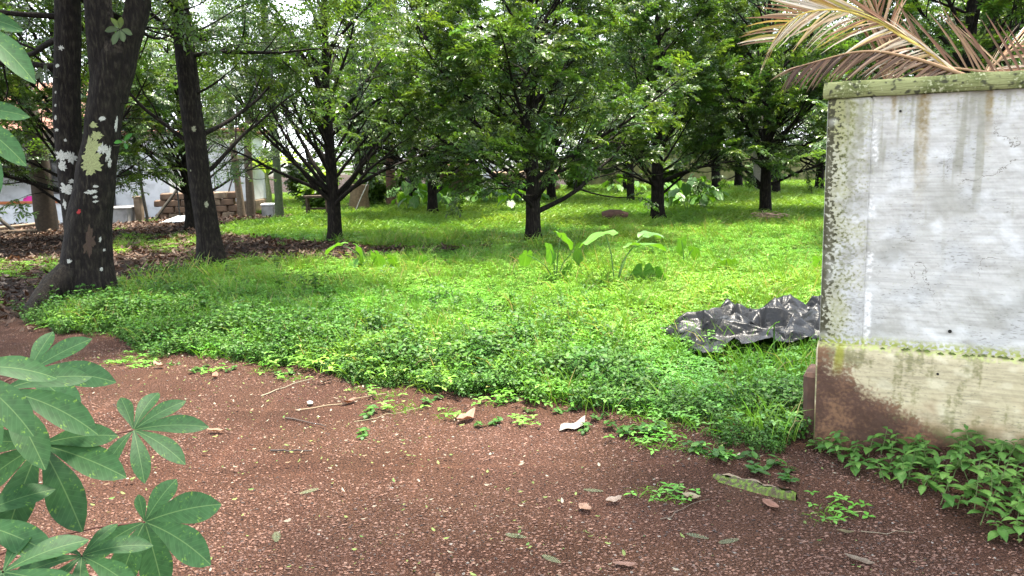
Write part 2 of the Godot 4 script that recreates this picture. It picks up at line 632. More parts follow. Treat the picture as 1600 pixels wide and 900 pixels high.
func near_trees(spray: ArrayMesh, open_spray: ArrayMesh) -> void:
	# the big twin-stemmed tree at the left
	var root := thing("lichened_tree", "big dark twin-stemmed tree with white and yellow lichen patches on its bark", "tree", Vector3(-5.1, 0, -9.4))
	var A := [[-0.08, -0.15, -0.12, 0.27], [-0.09, 0.35, -0.12, 0.20], [-0.11, 1.0, -0.13, 0.155], [-0.12, 2.0, -0.15, 0.145], [0.02, 3.5, -0.2, 0.135], [0.25, 5.2, -0.3, 0.11], [0.3, 7.5, -0.3, 0.05]]
	var B := [[0.02, -0.15, 0.08, 0.42], [0.03, 0.12, 0.08, 0.345], [0.06, 0.45, 0.08, 0.295], [0.13, 0.9, 0.08, 0.255], [0.28, 1.5, 0.08, 0.21], [0.41, 2.0, 0.08, 0.19], [0.53, 2.55, 0.06, 0.19], [0.60, 2.85, 0.05, 0.19], [0.63, 3.0, 0.05, 0.15]]
	var C := [[0.50, 2.35, 0.08, 0.14], [0.50, 2.7, 0.09, 0.145], [0.52, 3.4, 0.1, 0.14], [0.45, 5.0, 0.2, 0.11], [0.4, 7.4, 0.3, 0.04]]
	var D := [[0.56, 2.3, 0.02, 0.13], [0.68, 2.75, 0.0, 0.15], [0.90, 3.4, -0.05, 0.135], [1.35, 5.0, -0.2, 0.10], [1.6, 7.2, -0.2, 0.04]]
	var tr := part("trunk", stem_mesh(B, 40, 90), mats.bark, root)
	var ta := part("stem", stem_mesh(A, 30, 90), mats.bark, root)
	part("stem", stem_mesh(C, 24, 50), mats.bark, root)
	part("stem", stem_mesh(D, 24, 50), mats.bark, root)
	# root buttress running out to the left front
	var s := Shape.new()
	tube(s, PackedVector3Array([Vector3(0.0, 0.42, 0.2), Vector3(-0.16, 0.24, 0.42), Vector3(-0.2, 0.1, 0.68), Vector3(-0.16, 0.0, 0.98), Vector3(-0.1, -0.1, 1.2)]), PackedFloat32Array([0.16, 0.15, 0.12, 0.085, 0.05]), 12, Color.WHITE, 0.2)
	part("root", s.done(), mats.bark, root)
	var white := lin(0.40, 0.40, 0.36)
	var yellow := lin(0.27, 0.29, 0.13)
	for q in [[A, 2.02, 1.9, 0.05, 0.035], [A, 1.72, 1.72, 0.16, 0.12], [A, 1.70, 1.0, 0.10, 0.13], [A, 1.60, 1.75, 0.10, 0.10], [A, 1.34, 1.62, 0.17, 0.13], [A, 1.42, 1.1, 0.1, 0.05], [A, 1.16, 1.95, 0.07, 0.1], [A, 2.75, 1.9, 0.05, 0.04], [A, 2.95, 1.6, 0.07, 0.05], [A, 2.45, 2.0, 0.03, 0.03], [A, 2.3, 2.0, 0.03, 0.03], [A, 2.16, 2.0, 0.04, 0.05], [A, 1.9, 1.3, 0.03, 0.03]]:
		part("lichen_patch", lichen(q[0], q[1], q[2], q[3], q[4], white, int(q[1] * 100.0)), mats.lichen, ta)
	for q in [[B, 1.78, 0.95, 0.11, 0.12], [B, 1.72, 0.55, 0.06, 0.16], [B, 1.30, 1.2, 0.12, 0.05], [B, 1.36, 1.05, 0.06, 0.03], [B, 1.24, 1.0, 0.05, 0.03], [B, 1.19, 0.95, 0.05, 0.03], [B, 0.52, 1.75, 0.05, 0.05], [B, 2.12, 1.15, 0.06, 0.05], [B, 1.62, 0.35, 0.05, 0.1], [B, 2.05, 0.25, 0.05, 0.16], [B, 0.75, 0.6, 0.03, 0.06], [B, 0.4, 0.55, 0.04, 0.04], [B, 0.62, 0.4, 0.04, 0.03]]:
		part("lichen_patch", lichen(q[0], q[1], q[2], q[3], q[4], white, int(q[1] * 130.0)), mats.lichen, tr)
	for q in [[1.93, 1.38, 0.12, 0.09], [1.80, 1.50, 0.16, 0.15], [1.68, 1.42, 0.19, 0.16], [1.58, 1.34, 0.2, 0.14], [1.76, 1.68, 0.08, 0.3], [2.05, 1.62, 0.09, 0.06]]:
		part("lichen_patch", lichen(B, q[0], q[1], q[2], q[3], yellow, int(q[0] * 170.0)), mats.lichen, tr)
	part("paint_dot", lichen(B, 1.08, 1.6, 0.05, 0.05, lin(0.32, 0.03, 0.03), 3), mats.lichen, tr).set_meta("label", "small red paint dot")
	part("bark_scar", lichen(B, 0.72, 1.05, 0.12, 0.3, lin(0.05, 0.03, 0.02), 8), mats.lichen, tr).set_meta("label", "rusty brown bark scar low on the trunk")
	sprout(root, stem_point(A, 2.62, 1.85), Vector3(-0.35, 0, 0.9).normalized(), 6, 0.14, 71, lin(0.055, 0.08, 0.04))
	sprout(root, stem_point(D, 3.05, 1.5), Vector3(0.2, 0, 0.95).normalized(), 6, 0.15, 72, lin(0.06, 0.09, 0.04))
	sprout(root, stem_point(B, 1.82, 0.3), Vector3(0.9, 0, 0.4).normalized(), 3, 0.12, 73, lin(0.06, 0.19, 0.04))
	var pa := PackedVector3Array()
	var ra := PackedFloat32Array()
	for i in 30:
		var q := stem_at(A, lerpf(0.0, 7.4, i / 29.0))
		pa.append(q[0]); ra.append(q[1])
	var dress_a := grow(pa, ra, {"h0": 2.8, "h1": 7.3, "n": 18, "el0": 0.0, "el1": 0.7, "reach": 4.0, "bare": 0.35, "curl": 0.15, "dense": 5.0, "cone": false, "twigs": 4.0, "az": [3.14, -2.5, 2.7, -1.8, 3.5, -1.0, -0.4, 2.4, -2.9]}, open_spray, 201)
	dress(root, dress_a, mats.tree_leaf)
	var pd := PackedVector3Array()
	var rd := PackedFloat32Array()
	for i in 20:
		var q := stem_at(D, lerpf(2.4, 7.1, i / 19.0))
		pd.append(q[0]); rd.append(q[1])
	dress(root, grow(pd, rd, {"h0": 4.4, "h1": 7.0, "n": 12, "el0": 0.15, "el1": 0.8, "reach": 3.6, "bare": 0.3, "curl": 0.15, "dense": 5.0, "cone": false, "twigs": 4.0}, open_spray, 202), mats.tree_leaf)

	# the slim leaning trunk beside it
	root = thing("leaning_tree", "slim straight dark trunk leaning left, beside the lichened twin-stemmed tree", "tree", Vector3(-4.75, 0, -12.4))
	var E := [[0.02, -0.15, 0, 0.30], [0.02, 0.1, 0, 0.235], [0.0, 0.5, 0, 0.185], [-0.06, 1.4, 0, 0.16], [-0.10, 2.6, 0, 0.15], [-0.13, 3.9, 0, 0.135], [-0.15, 5.5, 0, 0.1], [-0.1, 7.6, 0, 0.04]]
	tr = part("trunk", stem_mesh(E, 30, 100), mats.bark, root)
	for q in [[2.12, 1.2, 0.06, 0.08], [0.98, 1.0, 0.06, 0.09], [1.5, 2.0, 0.02, 0.03]]:
		part("lichen_patch", lichen(E, q[0], q[1], q[2], q[3], lin(0.26, 0.26, 0.18), int(q[0] * 100.0)), mats.lichen, tr)
	var pe := PackedVector3Array()
	var re := PackedFloat32Array()
	for i in 30:
		var q := stem_at(E, lerpf(0.0, 7.5, i / 29.0))
		pe.append(q[0]); re.append(q[1])
	dress(root, grow(pe, re, {"h0": 1.35, "h1": 2.9, "n": 5, "el0": 0.45, "el1": 0.65, "reach": 2.6, "bare": 0.45, "curl": 0.35, "dense": 5.0, "twigs": 3.5, "az": [-0.3, 2.9, -0.9, 0.15, -2.4]}, open_spray, 203), mats.tree_leaf)
	dress(root, grow(pe, re, {"h0": 3.1, "h1": 7.4, "n": 20, "el0": 0.2, "el1": 0.9, "reach": 3.3, "bare": 0.3, "curl": 0.2, "dense": 4.6, "twigs": 4.0, "cone": false}, open_spray, 204), mats.tree_leaf)


func orchard(spray: ArrayMesh, open_spray: ArrayMesh) -> void:
	near_trees(spray, open_spray)
	var fan := orchard_tree("open tree with fanning dark branches, its trunk at the brown leaf strip", spot(-3.58, -16.0), 6.2, 0.15, Vector3(0.05, 0, 0), {"h0": 0.75, "h1": 5.6, "pow": 1.9, "n": 44, "el0": 0.72, "el1": 1.05, "reach": 3.3, "bare": 0.58, "curl": 0.25, "dense": 3.6, "twigs": 3.8}, open_spray, 11)
	var dense := orchard_tree("dense dark round tree in the middle with low curving branches", spot(0.41, -14.5), 5.6, 0.155, Vector3(0.06, 0, 0), {"h0": 0.62, "h1": 5.1, "pow": 1.3, "n": 42, "el0": 0.45, "el1": 0.9, "reach": 3.05, "bare": 0.38, "curl": 0.3, "dense": 5.6, "twigs": 5.0}, spray, 12)
	var wide := orchard_tree("short-trunked bushy tree right of the middle, beside bright taro plants", spot(3.53, -18.8), 5.8, 0.18, Vector3(-0.05, 0, 0.1), {"h0": 0.55, "h1": 5.3, "pow": 1.25, "n": 42, "el0": 0.5, "el1": 0.9, "reach": 2.8, "bare": 0.4, "curl": 0.25, "dense": 4.8, "twigs": 5.0}, spray, 13)
	var tall := orchard_tree("straight bare trunk with a high crown, beyond the bright taro clump", spot(6.74, -25.8), 7.0, 0.17, Vector3(-0.1, 0, 0), {"h0": 1.7, "h1": 6.6, "n": 36, "el0": 0.15, "el1": 0.8, "reach": 2.7, "bare": 0.3, "curl": 0.2, "dense": 4.5, "twigs": 4.6}, spray, 14)
	# [source, label, x, z, turn, scale]
	for q in [
		[fan, "small dark trunk behind the leaning trunk, in front of the mud wall", -8.1, -20.0, 1.1, Vector3(0.95, 0.95, 0.95)],
		[tall, "thin leaning trunk seen just left of the short-trunked bushy tree", 3.96, -26.0, 2.0, Vector3(0.8, 0.95, 0.8)],
		[tall, "black straight trunk in the far row, second from the boundary wall", 10.2, -35.3, 0.7, Vector3(1.15, 1.0, 1.15)],
		[tall, "far dark trunk with a pale scar at its foot", 9.5, -28.3, 3.9, Vector3(0.95, 0.95, 0.95)],
		[wide, "far short trunk forking low beside the end of the concrete wall", 12.2, -31.3, 2.4, Vector3(1, 1, 1)],
		[wide, "bushy crown rising behind the concrete wall and the dry palm fronds", 7.7, -13.4, 4.4, Vector3(1.1, 1.05, 1.1)],
		[dense, "sunlit crown behind the dry palm fronds, further from the wall", 6.4, -19.8, 1.7, Vector3(1.0, 1.12, 1.0)],
		[dense, "crown standing behind the right end of the concrete wall", 11.0, -16.5, 1.0, Vector3(1.1, 1.2, 1.1)],
		[dense, "far crown filling the gap above the olive boundary wall", 14.8, -27.0, 5.0, Vector3(1.1, 1.2, 1.1)],
		[dense, "dark crown behind the dense round tree, over the shed", -2.2, -22.5, 0.6, Vector3(1.05, 1.1, 1.05)],
		[wide, "dark low crown right behind the fanning tree, by the shaggy palm trunk", -3.4, -28.0, 2.9, Vector3(1.1, 1.2, 1.1)],
		[dense, "far crown between the dense round tree and the bushy tree", 1.5, -28.5, 3.6, Vector3(1.15, 1.25, 1.15)],
		[wide, "far crown behind the thin leaning trunk", 5.2, -35.0, 0.3, Vector3(1.2, 1.35, 1.2)],
		[fan, "leafy tree behind the lichened tree, left of the mud wall", -12.4, -17.4, 2.2, Vector3(1.15, 1.0, 1.15)],
		[wide, "low dark tree at the far left over the white parapet", -9.45, -17.2, 4.0, Vector3(1.15, 1.15, 1.15)],
		[fan, "pale green far tree between the leaning trunk and the fanning tree", -9.6, -30.0, 0.9, Vector3(1.2, 1.3, 1.2)],
		[fan, "pale green far tree above the white house wall", -14.5, -31.0, 5.2, Vector3(1.3, 1.35, 1.3)],
		[tall, "high crown beyond the banana plants", -6.6, -35.0, 4.2, Vector3(1.3, 1.45, 1.3)],
		[fan, "far tree filling the left edge behind the white house", -22.5, -30.0, 3.0, Vector3(1.4, 1.4, 1.4)],
		[wide, "dark tree at the left edge, beside the felled branches", -17.4, -22.0, 1.5, Vector3(1.2, 1.25, 1.2)],
		[dense, "far tree closing the view beyond the shed", -0.5, -40.0, 2.2, Vector3(1.3, 1.3, 1.3)],
		[wide, "far tree closing the view left of the shed", -7.5, -43.0, 0.8, Vector3(1.35, 1.35, 1.35)],
		[wide, "far tree closing the view beyond the boundary wall", 9.0, -46.0, 3.3, Vector3(1.35, 1.35, 1.35)],
		[dense, "far tree beyond the boundary wall's right stretch", 19.0, -44.0, 5.7, Vector3(1.35, 1.35, 1.35)],
	]:
		copy_tree(q[0], q[1], spot(q[2], q[3]), q[4], q[5])
	# pale thin trunk in the far row
	var pale := thing("pale_tree", "thin pale grey trunk among the dark ones in the far row", "tree", spot(10.5, -33.0))
	var tp := trunk_points(8.0, 0.2, Vector3(-0.8, 0, 0), 44, 0.1)
	var s := Shape.new()
	tube(s, tp[0], tp[1], 12, lin(0.36, 0.33, 0.27), 0.1)
	part("trunk", s.done(), mats.palm_bark, pale)
	dress(pale, grow(tp[0], tp[1], {"h0": 4.0, "h1": 7.6, "n": 16, "el0": 0.2, "el1": 0.9, "reach": 2.8, "bare": 0.3, "curl": 0.2, "dense": 6.0, "twigs": 4.0}, open_spray, 45), mats.tree_leaf)
	# tall trees out of the frame whose crowns shade the path
	for q in [["tall tree standing beyond the right edge, its crown over the path", 5.6, -2.9, 0.4], ["tall tree standing beyond the left edge, its crown over the path", -6.4, -3.6, 2.6]]:
		var t := thing("shade_tree", q[0], "tree", spot(q[1], q[2]))
		var tq := trunk_points(11.5, 0.3, Vector3(-1.6 if q[1] > 0.0 else 1.8, 0, -0.4), int(q[3] * 100.0), 0.2)
		s = Shape.new()
		tube(s, tq[0], tq[1], 14, Color.WHITE, 0.16)
		part("trunk", s.done(), mats.bark, t)
		dress(t, grow(tq[0], tq[1], {"h0": 5.6, "h1": 11.0, "n": 26, "el0": 0.12, "el1": 0.9, "reach": 5.0, "bare": 0.25, "curl": 0.15, "dense": 5.0, "twigs": 3.4, "cone": false}, open_spray, int(q[3] * 300.0)), mats.tree_leaf)


# ---------- ground and what grows on it

func build_ground() -> void:
	var xs := PackedFloat32Array()
	var zs := PackedFloat32Array()
	var x := -90.0
	while x < 90.0:
		xs.append(x)
		var st := 0.07 if absf(x + 0.4) < 4.6 else (0.3 if absf(x) < 18.0 else 6.0)
		x += st
	var z := 20.0
	while z > -110.0:
		zs.append(z)
		z -= 0.07 if z < -2.0 and z > -8.0 else (0.3 if z < 2.0 and z > -34.0 else 5.0)
	var s := Shape.new()
	var nx := xs.size()
	for j in zs.size():
		for i in nx:
			var px := xs[i]
			var pz := zs[j]
			var e := 0.06
			var h := ground_y(px, pz)
			var nn := Vector3(-(ground_y(px + e, pz) - h) / e, 1, -(ground_y(px, pz + e) - h) / e).normalized()
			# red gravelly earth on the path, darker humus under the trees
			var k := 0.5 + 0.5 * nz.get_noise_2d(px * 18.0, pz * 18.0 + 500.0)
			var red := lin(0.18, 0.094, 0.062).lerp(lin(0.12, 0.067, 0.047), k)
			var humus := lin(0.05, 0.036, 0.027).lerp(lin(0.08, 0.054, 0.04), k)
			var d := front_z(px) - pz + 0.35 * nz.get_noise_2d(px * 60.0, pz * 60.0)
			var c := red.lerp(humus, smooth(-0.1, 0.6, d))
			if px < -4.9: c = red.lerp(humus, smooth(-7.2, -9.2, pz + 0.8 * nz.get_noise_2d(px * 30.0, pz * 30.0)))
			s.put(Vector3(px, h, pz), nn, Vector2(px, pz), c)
	for j in zs.size() - 1:
		for i in nx - 1:
			var a := j * nx + i
			s.quad(a, a + nx, a + nx + 1, a + 1)
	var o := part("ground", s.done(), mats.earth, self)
	tag(o, "red gravelly earth path running on as dark soil under the trees", "ground", "", "structure")


func in_view(x: float, z: float, extra := 0.8) -> bool:
	return absf(x) < -z * 0.68 + extra


func stuff(called: String, mm: MultiMesh, m: Material, label: String, category: String) -> void:
	var o := many_part(called, mm, m, self)
	tag(o, label, category, "", "stuff")


func grass_patch(sd: int, n: int, spread: float, hmin: float, hmax: float, wide: float, herb: float, upright := 0.0) -> ArrayMesh:
	rng.seed = sd
	var s := Shape.new()
	for i in n:
		var a := rr(0, TAU)
		var p := Vector3(cos(a), 0, sin(a)) * spread * sqrt(rng.randf())
		var b := rr(0, TAU)
		var ln := rr(0.25, 1.3) * (1.0 - 0.55 * upright)
		var d := Vector3(cos(b) * ln, 1.0, sin(b) * ln)
		var c := lin(0.125, 0.29, 0.03).lerp(lin(0.29, 0.43, 0.10), rng.randf() * rng.randf())
		if rng.randf() < 0.05: c = lin(0.36, 0.32, 0.16)
		c = c * rr(0.8, 1.2)
		if rng.randf() < herb:
			var st := p + Vector3(d.x * 0.1, rr(hmin, hmax) * 0.6, d.z * 0.1)
			for k in 3:
				var q := b + k * 2.1
				small_leaf(s, st, Vector3(cos(q), rr(-0.2, 0.4), sin(q)), Vector3.UP, rr(0.03, 0.05), rr(0.018, 0.026), 0.15, Color(c.r * 0.8, c.g, c.b))
		else:
			var L := rr(hmin, hmax)
			blade(s, p, d, Vector3(-d.z, 0.2, d.x), L, wide * rr(0.7, 1.3), [0.8, 1.0, 0.75, 0.05], 0.25, rr(1.2, 3.6) * (1.0 - 0.5 * upright), Color(c.r, c.g, c.b))
	return s.done()


func weed_mesh(sd: int, tiers: int, leaf: float, h: float) -> ArrayMesh:
	rng.seed = sd
	var s := Shape.new()
	for stalk in 3:
		var a := rr(0, TAU)
		var lean := Vector3(cos(a), 0, sin(a)) * rr(0.02, 0.09)
		var b := Vector3(cos(a), 0, sin(a)) * rr(0.0, 0.04)
		var top := b + lean + Vector3(0, h * rr(0.65, 1.1), 0)
		tube(s, PackedVector3Array([b, (b + top) * 0.5 + lean * 0.15, top]), PackedFloat32Array([0.0022, 0.0018, 0.001]), 3, lin(0.09, 0.14, 0.04))
		for t in tiers:
			var f := lerpf(0.3, 1.0, (t + 0.5) / tiers)
			var p := b.lerp(top, f)
			var q := t * 1.57 + rr(-0.3, 0.3) + a
			for k in 2:
				var w := q + k * PI
				var c := lin(0.029, 0.088, 0.013).lerp(lin(0.068, 0.162, 0.022), rng.randf() * f) * rr(0.8, 1.2)
				blade(s, p, Vector3(cos(w), rr(-0.5, 0.6), sin(w)), (Vector3.UP + Vector3(rr(-0.5, 0.5), 0, rr(-0.5, 0.5))).normalized(), leaf * rr(0.65, 1.15), leaf * rr(0.42, 0.58), [0.1, 0.9, 0.95, 0.05], 0.2, rr(0.2, 0.9), Color(c.r, c.g, c.b))
	return s.done()


func build_growth() -> void:
	for p in FRONT.slice(1): lawn.append(p)
	for p in [[1.9, -4.15], [9, -3], [32, -10], [32, -44], [-16, -46], [-10.5, -30], [-8.5, -26.5], [-6.0, -23.6], [-7.4, -21.5], [-6.9, -18.6], [-5.56, -17.2], [-4.47, -16.24], [-3.57, -15.7], [-2.35, -14.5], [-1.13, -14.1], [0.1, -13.85], [-1.04, -13.1], [-2.06, -12.8], [-2.8, -12.4], [-4.2, -12.7], [-4.8, -11.7], [-5.2, -10.4], [-5.1, -9.2]]:
		lawn.append(Vector2(p[0], p[1]))
	# lawn grass, three meshes with different habits
	var kinds := [grass_patch(301, 46, 0.16, 0.07, 0.17, 0.007, 0.25), grass_patch(302, 40, 0.16, 0.12, 0.27, 0.008, 0.05, 1.0), grass_patch(303, 46, 0.16, 0.06, 0.14, 0.006, 0.5), grass_patch(304, 60, 0.32, 0.11, 0.27, 0.014, 0.15, 0.5)]
	var where := [[], [], [], []]
	var tints := [PackedColorArray(), PackedColorArray(), PackedColorArray(), PackedColorArray()]
	rng.seed = 310
	for band in [[4.0, 7.5, 62.0], [7.5, 11.0, 52.0], [11.0, 17.0, 34.0], [17.0, 26.0, 13.0], [26.0, 43.0, 7.0]]:
		var d0: float = band[0]
		var d1: float = band[1]
		var half := d1 * 0.68 + 1.0
		var n := int((d1 - d0) * half * 2.0 * band[2])
		for i in n:
			var z := -rr(d0, d1)
			var x := rr(-half, half)
			if not in_view(x, z): continue
			var keep := 0.0
			var edge := 0.25 * nz.get_noise_2d(x * 70.0, z * 70.0)
			var p2 := Vector2(x + edge, z + edge)
			if Geometry2D.is_point_in_polygon(p2, lawn): keep = 1.0
			elif Geometry2D.is_point_in_polygon(p2, patch_b): keep = 0.5
			elif Geometry2D.is_point_in_polygon(p2, patch_a): keep = 0.35
			elif z < -8.6: keep = 0.012
			if keep == 1.0 and d0 > 20.0 and x < -3.0: keep = 0.8
			if rng.randf() > keep: continue
			if (x - 1.62) * -0.5 + (z + 4.07) * 0.866 > -0.22 and x > 1.5: continue
			var m := 3 if d0 >= 17.0 else (0 if rng.randf() < 0.45 else (1 if rng.randf() < 0.45 else 2))
			var q := nz.get_noise_2d(x * 22.0, z * 22.0)
			var tone := rr(0.8, 1.2)
			var size := rr(0.75, 1.25) * (1.0 + 0.25 * q)
			if keep < 0.9: size *= 0.7
			var bs := Basis(Vector3.UP, rr(0, TAU)).scaled(Vector3(size, size * rr(0.8, 1.2), size))
			where[m].append(Transform3D(bs, spot(x, z, -0.005)))
			tints[m].append(Color(tone * (1.1 + 0.4 * q), tone * (1.0 + 0.08 * q), tone * rr(0.7, 1.1)))
	var labels := ["short bright green grass covering the open ground between the trees", "longer arching grass blades mixed through the open ground", "low grass mixed with tiny round-leaved herbs", "grass covering the far ground between the distant trunks"]
	for m in 4:
		stuff(["short_grass", "long_grass", "herb_grass", "far_grass"][m], many(kinds[m], where[m], tints[m]), mats.grass_blade, labels[m], "grass")
	# broad-leaved weeds, thickest along the path
	var weeds := [weed_mesh(401, 5, 0.036, 0.2), weed_mesh(402, 4, 0.05, 0.24), weed_mesh(403, 6, 0.028, 0.17)]
	var ww := [[], [], []]
	var wt := [PackedColorArray(), PackedColorArray(), PackedColorArray()]
	rng.seed = 410
	for i in 15000:
		var x := rr(-5.4, 3.0)
		var f := front_z(x)
		var d := -0.55 * log(maxf(rng.randf(), 0.0001)) * 1.35
		var z := f - d + 0.1 + 0.3 * nz.get_noise_2d(x * 130.0, 40.0) + 0.12 * nz.get_noise_2d(x * 500.0, 90.0)
		if d > 5.0 or not in_view(x, z, 0.5): continue
		if x < -4.9 and rng.randf() < 0.8: continue
		if (x - 1.62) * -0.5 + (z + 4.07) * 0.866 > -0.22 and x > 1.55: continue
		if x > 1.35 and z > -5.4 and z < -6.9: continue
		if rng.randf() < 0.25 or nz.get_noise_2d(x * 90.0 + 60.0, z * 90.0) < rr(-0.7, 0.05): continue
		var m := rng.randi() % 3
		var size := (0.4 + 0.75 * pow(rng.randf(), 1.6)) * (0.7 + 0.35 * smooth(0.0, 0.5, d)) * (1.0 + 0.4 * nz.get_noise_2d(x * 110.0, z * 110.0))
		if x > 0.9: size *= lerpf(0.85, 0.5, smooth(0.3, 1.2, d))
		var tone := rr(0.75, 1.25)
		var yel := rr(0.85, 1.2)
		ww[m].append(Transform3D(Basis(Vector3.UP, rr(0, TAU)).rotated(Vector3(rr(-1, 1), 0, rr(-1, 1)).normalized(), rr(0, 0.3)).scaled(Vector3.ONE * size), spot(x, z, -0.01)))
		wt[m].append(Color(tone * yel, tone, tone * rr(0.8, 1.2)))
	for m in 3:
		stuff(["pathside_weeds", "broadleaf_weeds", "fine_weeds"][m], many(weeds[m], ww[m], wt[m]), mats.weed_leaf, ["dense low green weeds along the edge of the path", "larger oval-leaved weeds mixed into the path edge", "fine small-leaved weeds mixed into the path edge"][m], "weeds")


func gravel_mesh(sd: int) -> ArrayMesh:
	rng.seed = sd
	var s := Shape.new()
	var p := [Vector3(1, 0, 0), Vector3(0, 0, 1), Vector3(-1, 0, 0), Vector3(0, 0, -1), Vector3(0.1, 0.75, 0), Vector3(0, -0.6, 0.1)]
	for i in 6: p[i] = p[i] * rr(0.7, 1.25) + Vector3(rr(-0.2, 0.2), rr(-0.1, 0.1), rr(-0.2, 0.2))
	for k in 4:
		s.flat(p[k], p[4], p[(k + 1) % 4])
		s.flat(p[(k + 1) % 4], p[5], p[k])
	return s.done()


func dry_leaf(sd: int, length: float, ratio: float, curl: float, col: Color) -> ArrayMesh:
	rng.seed = sd
	var s := Shape.new()
	var rows := 7
	var prev := -1
	for i in rows:
		var t := float(i) / (rows - 1)
		var w: float = length * ratio * 0.5 * pow(sin(PI * clampf(t * 0.94 + 0.04, 0.0, 1.0)), 0.8)
		var y := 0.012 + curl * length * (pow(t - 0.45, 2.0) * 1.3 + 0.05 * sin(t * 9.0 + sd))
		var c := col * (0.85 + 0.3 * rng.randf())
		c = Color(c.r, c.g, c.b)
		var a := s.put(Vector3(-w, y + w * curl * rr(0.5, 1.6), -t * length), Vector3(0.25, 1, 0).normalized(), Vector2(0, t), c)
		s.put(Vector3(0, y, -t * length), Vector3.UP, Vector2(0.5, t), Color(c.r * 0.8, c.g * 0.75, c.b * 0.7))
		s.put(Vector3(w, y + w * curl * rr(0.3, 1.2), -t * length), Vector3(-0.25, 1, 0).normalized(), Vector2(1, t), c)
		if prev >= 0:
			s.quad(prev, a, a + 1, prev + 1)
			s.quad(prev + 1, a + 1, a + 2, prev + 2)
		prev = a
	return s.done()


func build_litter() -> void:
	# gravel on the path
	for g in 2:
		var where := []
		var tints := PackedColorArray()
		rng.seed = 500 + g
		for i in 105000:
			var z := -2.4 - 5.4 * pow(rng.randf(), 1.7)
			var x := rr(-5.2, 3.4)
			if not in_view(x, z, 0.3) or z < front_z(x) - 0.25: continue
			var d := (x - 1.62) * -0.5 + (z + 4.07) * 0.866
			if d < 0.12 and x > 1.4: continue
			if nz.get_noise_2d(x * 75.0, z * 75.0) < rr(-0.55, 0.12): continue
			var r := 0.0024 + 0.0055 * pow(rng.randf(), 3.2)
			var bs := Basis(Vector3.UP, rr(0, TAU)).rotated(Vector3.RIGHT, rr(-0.6, 0.6)).scaled(Vector3(r * rr(0.8, 1.6), r * rr(0.6, 1.1), r * rr(0.7, 1.1)))
			where.append(Transform3D(bs, spot(x, z, r * 0.25)))
			var k := rng.randf()
			var c := lin(0.15, 0.075, 0.05)
			if k < 0.34: c = lin(0.105, 0.054, 0.038)
			elif k < 0.44: c = lin(0.19, 0.11, 0.078)
			elif k < 0.455: c = lin(0.2, 0.175, 0.15)
			elif k < 0.56: c = lin(0.042, 0.028, 0.023)
			tints.append(c * rr(0.8, 1.2))
		stuff("fine_gravel" if g == 0 else "coarse_gravel", many(gravel_mesh(510 + g), where, tints), mats.pebble, "fine red laterite gravel strewn over the path" if g == 0 else "angular red and dark gravel grains on the path", "gravel")
	# shed leaflets and chaff
	var where := []
	var tints := PackedColorArray()
	rng.seed = 520
	for i in 6500:
		var z := -rr(2.5, 6.6)
		var x := rr(-4.4, 3.0)
		if not in_view(x, z, 0.3) or z < front_z(x) - 0.1: continue
		if nz.get_noise_2d(x * 40.0 + 900.0, z * 40.0) < rr(-0.4, 0.3): continue
		var k := rng.randf()
		var c := lin(0.3, 0.28, 0.22)
		if k < 0.35: c = lin(0.17, 0.23, 0.07)
		elif k < 0.55: c = lin(0.2, 0.14, 0.09)
		elif k < 0.65: c = lin(0.08, 0.16, 0.04)
		where.append(Transform3D(Basis(Vector3.UP, rr(0, TAU)).rotated(Vector3(rr(-1, 1), 0, rr(-1, 1)).normalized(), rr(0, 0.6)).scaled(Vector3.ONE * (0.5 + 1.9 * pow(rng.randf(), 3.0))), spot(x, z, 0.0)))
		tints.append(c * rr(0.7, 1.2))
	stuff("shed_leaflets", many(dry_leaf(521, 0.014, 0.4, 0.5, Color.WHITE), where, tints), mats.dead_leaf, "tiny pale and green leaflets shed over the red path", "leaflets")
	# brown leaves under the trees
	var kinds := [dry_leaf(531, 0.085, 0.42, 0.6, Color.WHITE), dry_leaf(532, 0.1, 0.34, 0.8, Color.WHITE)]
	for m in 2:
		where = []
		tints = PackedColorArray()
		rng.seed = 540 + m
		for i in 14000:
			var z := -rr(7.4, 25.0)
			var x := rr(-17.0, 1.0)
			if not in_view(x, z) or z > front_z(x) + 0.4 and rng.randf() < 0.93: continue
			var inside := Geometry2D.is_point_in_polygon(Vector2(x, z), lawn)
			if inside and rng.randf() < 0.985: continue
			if x < -4.4 and z > -9.0 and rng.randf() < 0.6: continue
			var k := rng.randf()
			var c := lin(0.08, 0.05, 0.037)
			if k < 0.3: c = lin(0.12, 0.078, 0.057)
			elif k < 0.42: c = lin(0.2, 0.155, 0.12)
			elif k < 0.6: c = lin(0.04, 0.028, 0.024)
			where.append(Transform3D(Basis(Vector3.UP, rr(0, TAU)).rotated(Vector3(rr(-1, 1), 0, rr(-1, 1)).normalized(), rr(0, 0.7)).scaled(Vector3.ONE * rr(0.7, 1.5)), spot(x, z, 0.01)))
			tints.append(c * rr(0.7, 1.25))
		stuff("leaf_litter" if m == 0 else "curled_leaf_litter", many(kinds[m], where, tints), mats.dead_leaf, "carpet of brown fallen leaves under the trees" if m == 0 else "curled darker fallen leaves mixed into the carpet under the trees", "leaf litter")


# ---------- the concrete wall

